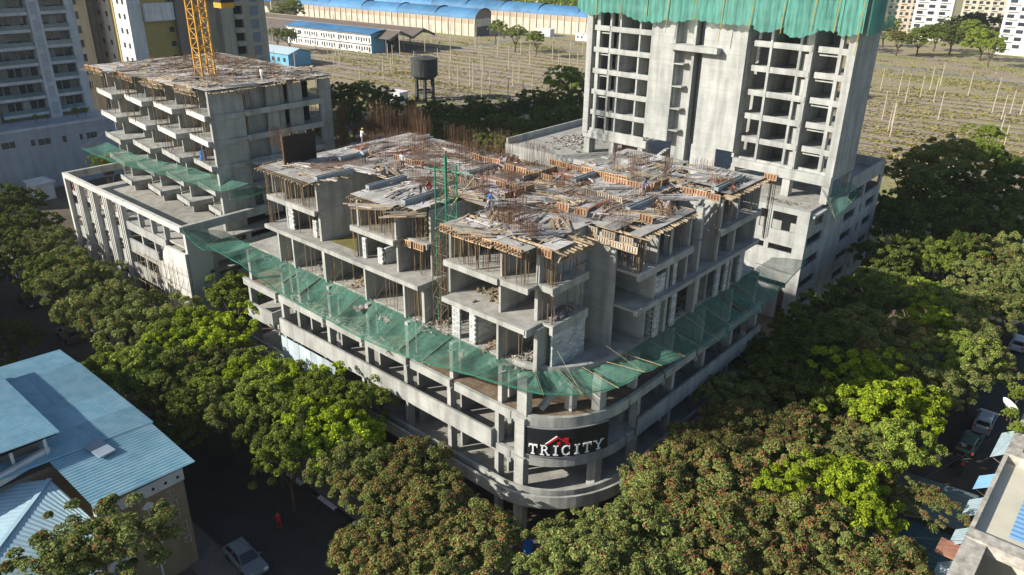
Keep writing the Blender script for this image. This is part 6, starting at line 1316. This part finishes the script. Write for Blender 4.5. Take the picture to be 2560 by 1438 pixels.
# blue covers and drum at street level
for i, (px, py, lab) in enumerate([(487,1000,'blue tarpaulin shelter between the left street trees')]):
    q = at(px, py, 2.2); t = thing('tarp_shelter', lab, 'shelter', (q.x, q.y, 0))
    MB().grid(lambda u, v: Vector((q.x-1.6+3.2*u, q.y-1.4+2.8*v, 2.2-.35*math.sin(3.14*u)*math.sin(3.14*v)+.1*math.sin(9*u))), 10, 8).build('sheet', M('blue_tarp', (.02,.16,.30)), t, True)
    for x in (-1.5, 1.5):
        for y in (-1.3, 1.3): rod(t, 'post', bamboo, (q.x+x, q.y+y, 0), (q.x+x, q.y+y, 2.25), .04)
q = at(1320, 1385, 0); t = thing('water_drum', 'blue drum on the ground below the curved corner', 'drum', (q.x, q.y, 0)); MB().lathe([(.38,0),(.42,.05),(.42,.5),(.45,.55),(.42,.6),(.42,1.1),(.38,1.15)], q.x, q.y, 16).build('body', bluep, t); MB().lathe([(.39,1.151),(.39,1.2),(.1,1.21)], q.x, q.y, 16).build('lid', bluep, t)
# overhead wires
def wire(a, b, sag, lab):
    a = Vector(a); b = Vector(b); mb = MB(); n = 16; pr = a
    for i in range(1, n+1):
        t_ = i/n; p = a.lerp(b, t_); p.z -= sag*4*t_*(1-t_); mb.bar(pr, p, .035, n=3); pr = p
    tag(mb.build('overhead_wire', blackp), lab, 'wire', 'overhead wires')
wire((24.2,14,8.8), (1.0,6,7.5), .9, 'thin wire from the terrace building across the trees to the corner')
wire((24.2,31,9.0), (12.5,-4,8.5), 1.0, 'thin wire running along the side street above the cars')
wire((24.2,12,8.6), (8,4,8.0), .6, 'thin wire crossing above the dark canopies'); wire((-21,-19.5,5), (20,-10,6), 1.0, 'thin wire crossing the foot of the picture above the dark street')
# ------------------------------------------------------------------ houses across the left street (they shade it)
for x0, x1, h_, lab in ((-77,-54,10.5,'plain rendered street house opposite the framed podium, nearer the blue roofs'),(-104,-79,12.5,'plain rendered street house opposite the framed podium, farther up the street')):
    t = thing('street_house', lab, 'house', (x0, -30, 0), 'houses across the left street')
    B(t, 'wall', beige, x0, x1, -38, -22.3, 0, h_); B(t, 'parapet', aptw, x0-.15, x1+.15, -38.1, -22.15, h_, h_+.7)
    for f_ in range(3):
        for k in range(6):
            xx = x0+1.6+k*(x1-x0-3)/6; B(t, 'window', glass, xx, xx+1.4, -22.29, -22.2, 1.4+f_*3.2, 2.9+f_*3.2); B(t, 'chajja', aptw, xx-.2, xx+1.6, -22.28, -21.7, 3.0+f_*3.2, 3.12+f_*3.2)

# ------------------------------------------------------------------ thin afternoon haze
hm = bpy.data.materials.new('haze_air'); hm.use_nodes = True; ht = hm.node_tree; ht.nodes.clear()
ho = ht.nodes.new('ShaderNodeOutputMaterial'); hv = ht.nodes.new('ShaderNodeVolumePrincipled'); hv.inputs['Color'].default_value = (.86,.92,1,1); hv.inputs['Density'].default_value = .00012; hv.inputs['Anisotropy'].default_value = .2
ht.links.new(hv.outputs[0], ho.inputs['Volume'])
hz = MB().box(-1490,1490,-590,2490,-1,97.5).build('haze', hm); hz['kind'] = 'stuff'; hz['label'] = 'thin pale afternoon haze over the whole site'
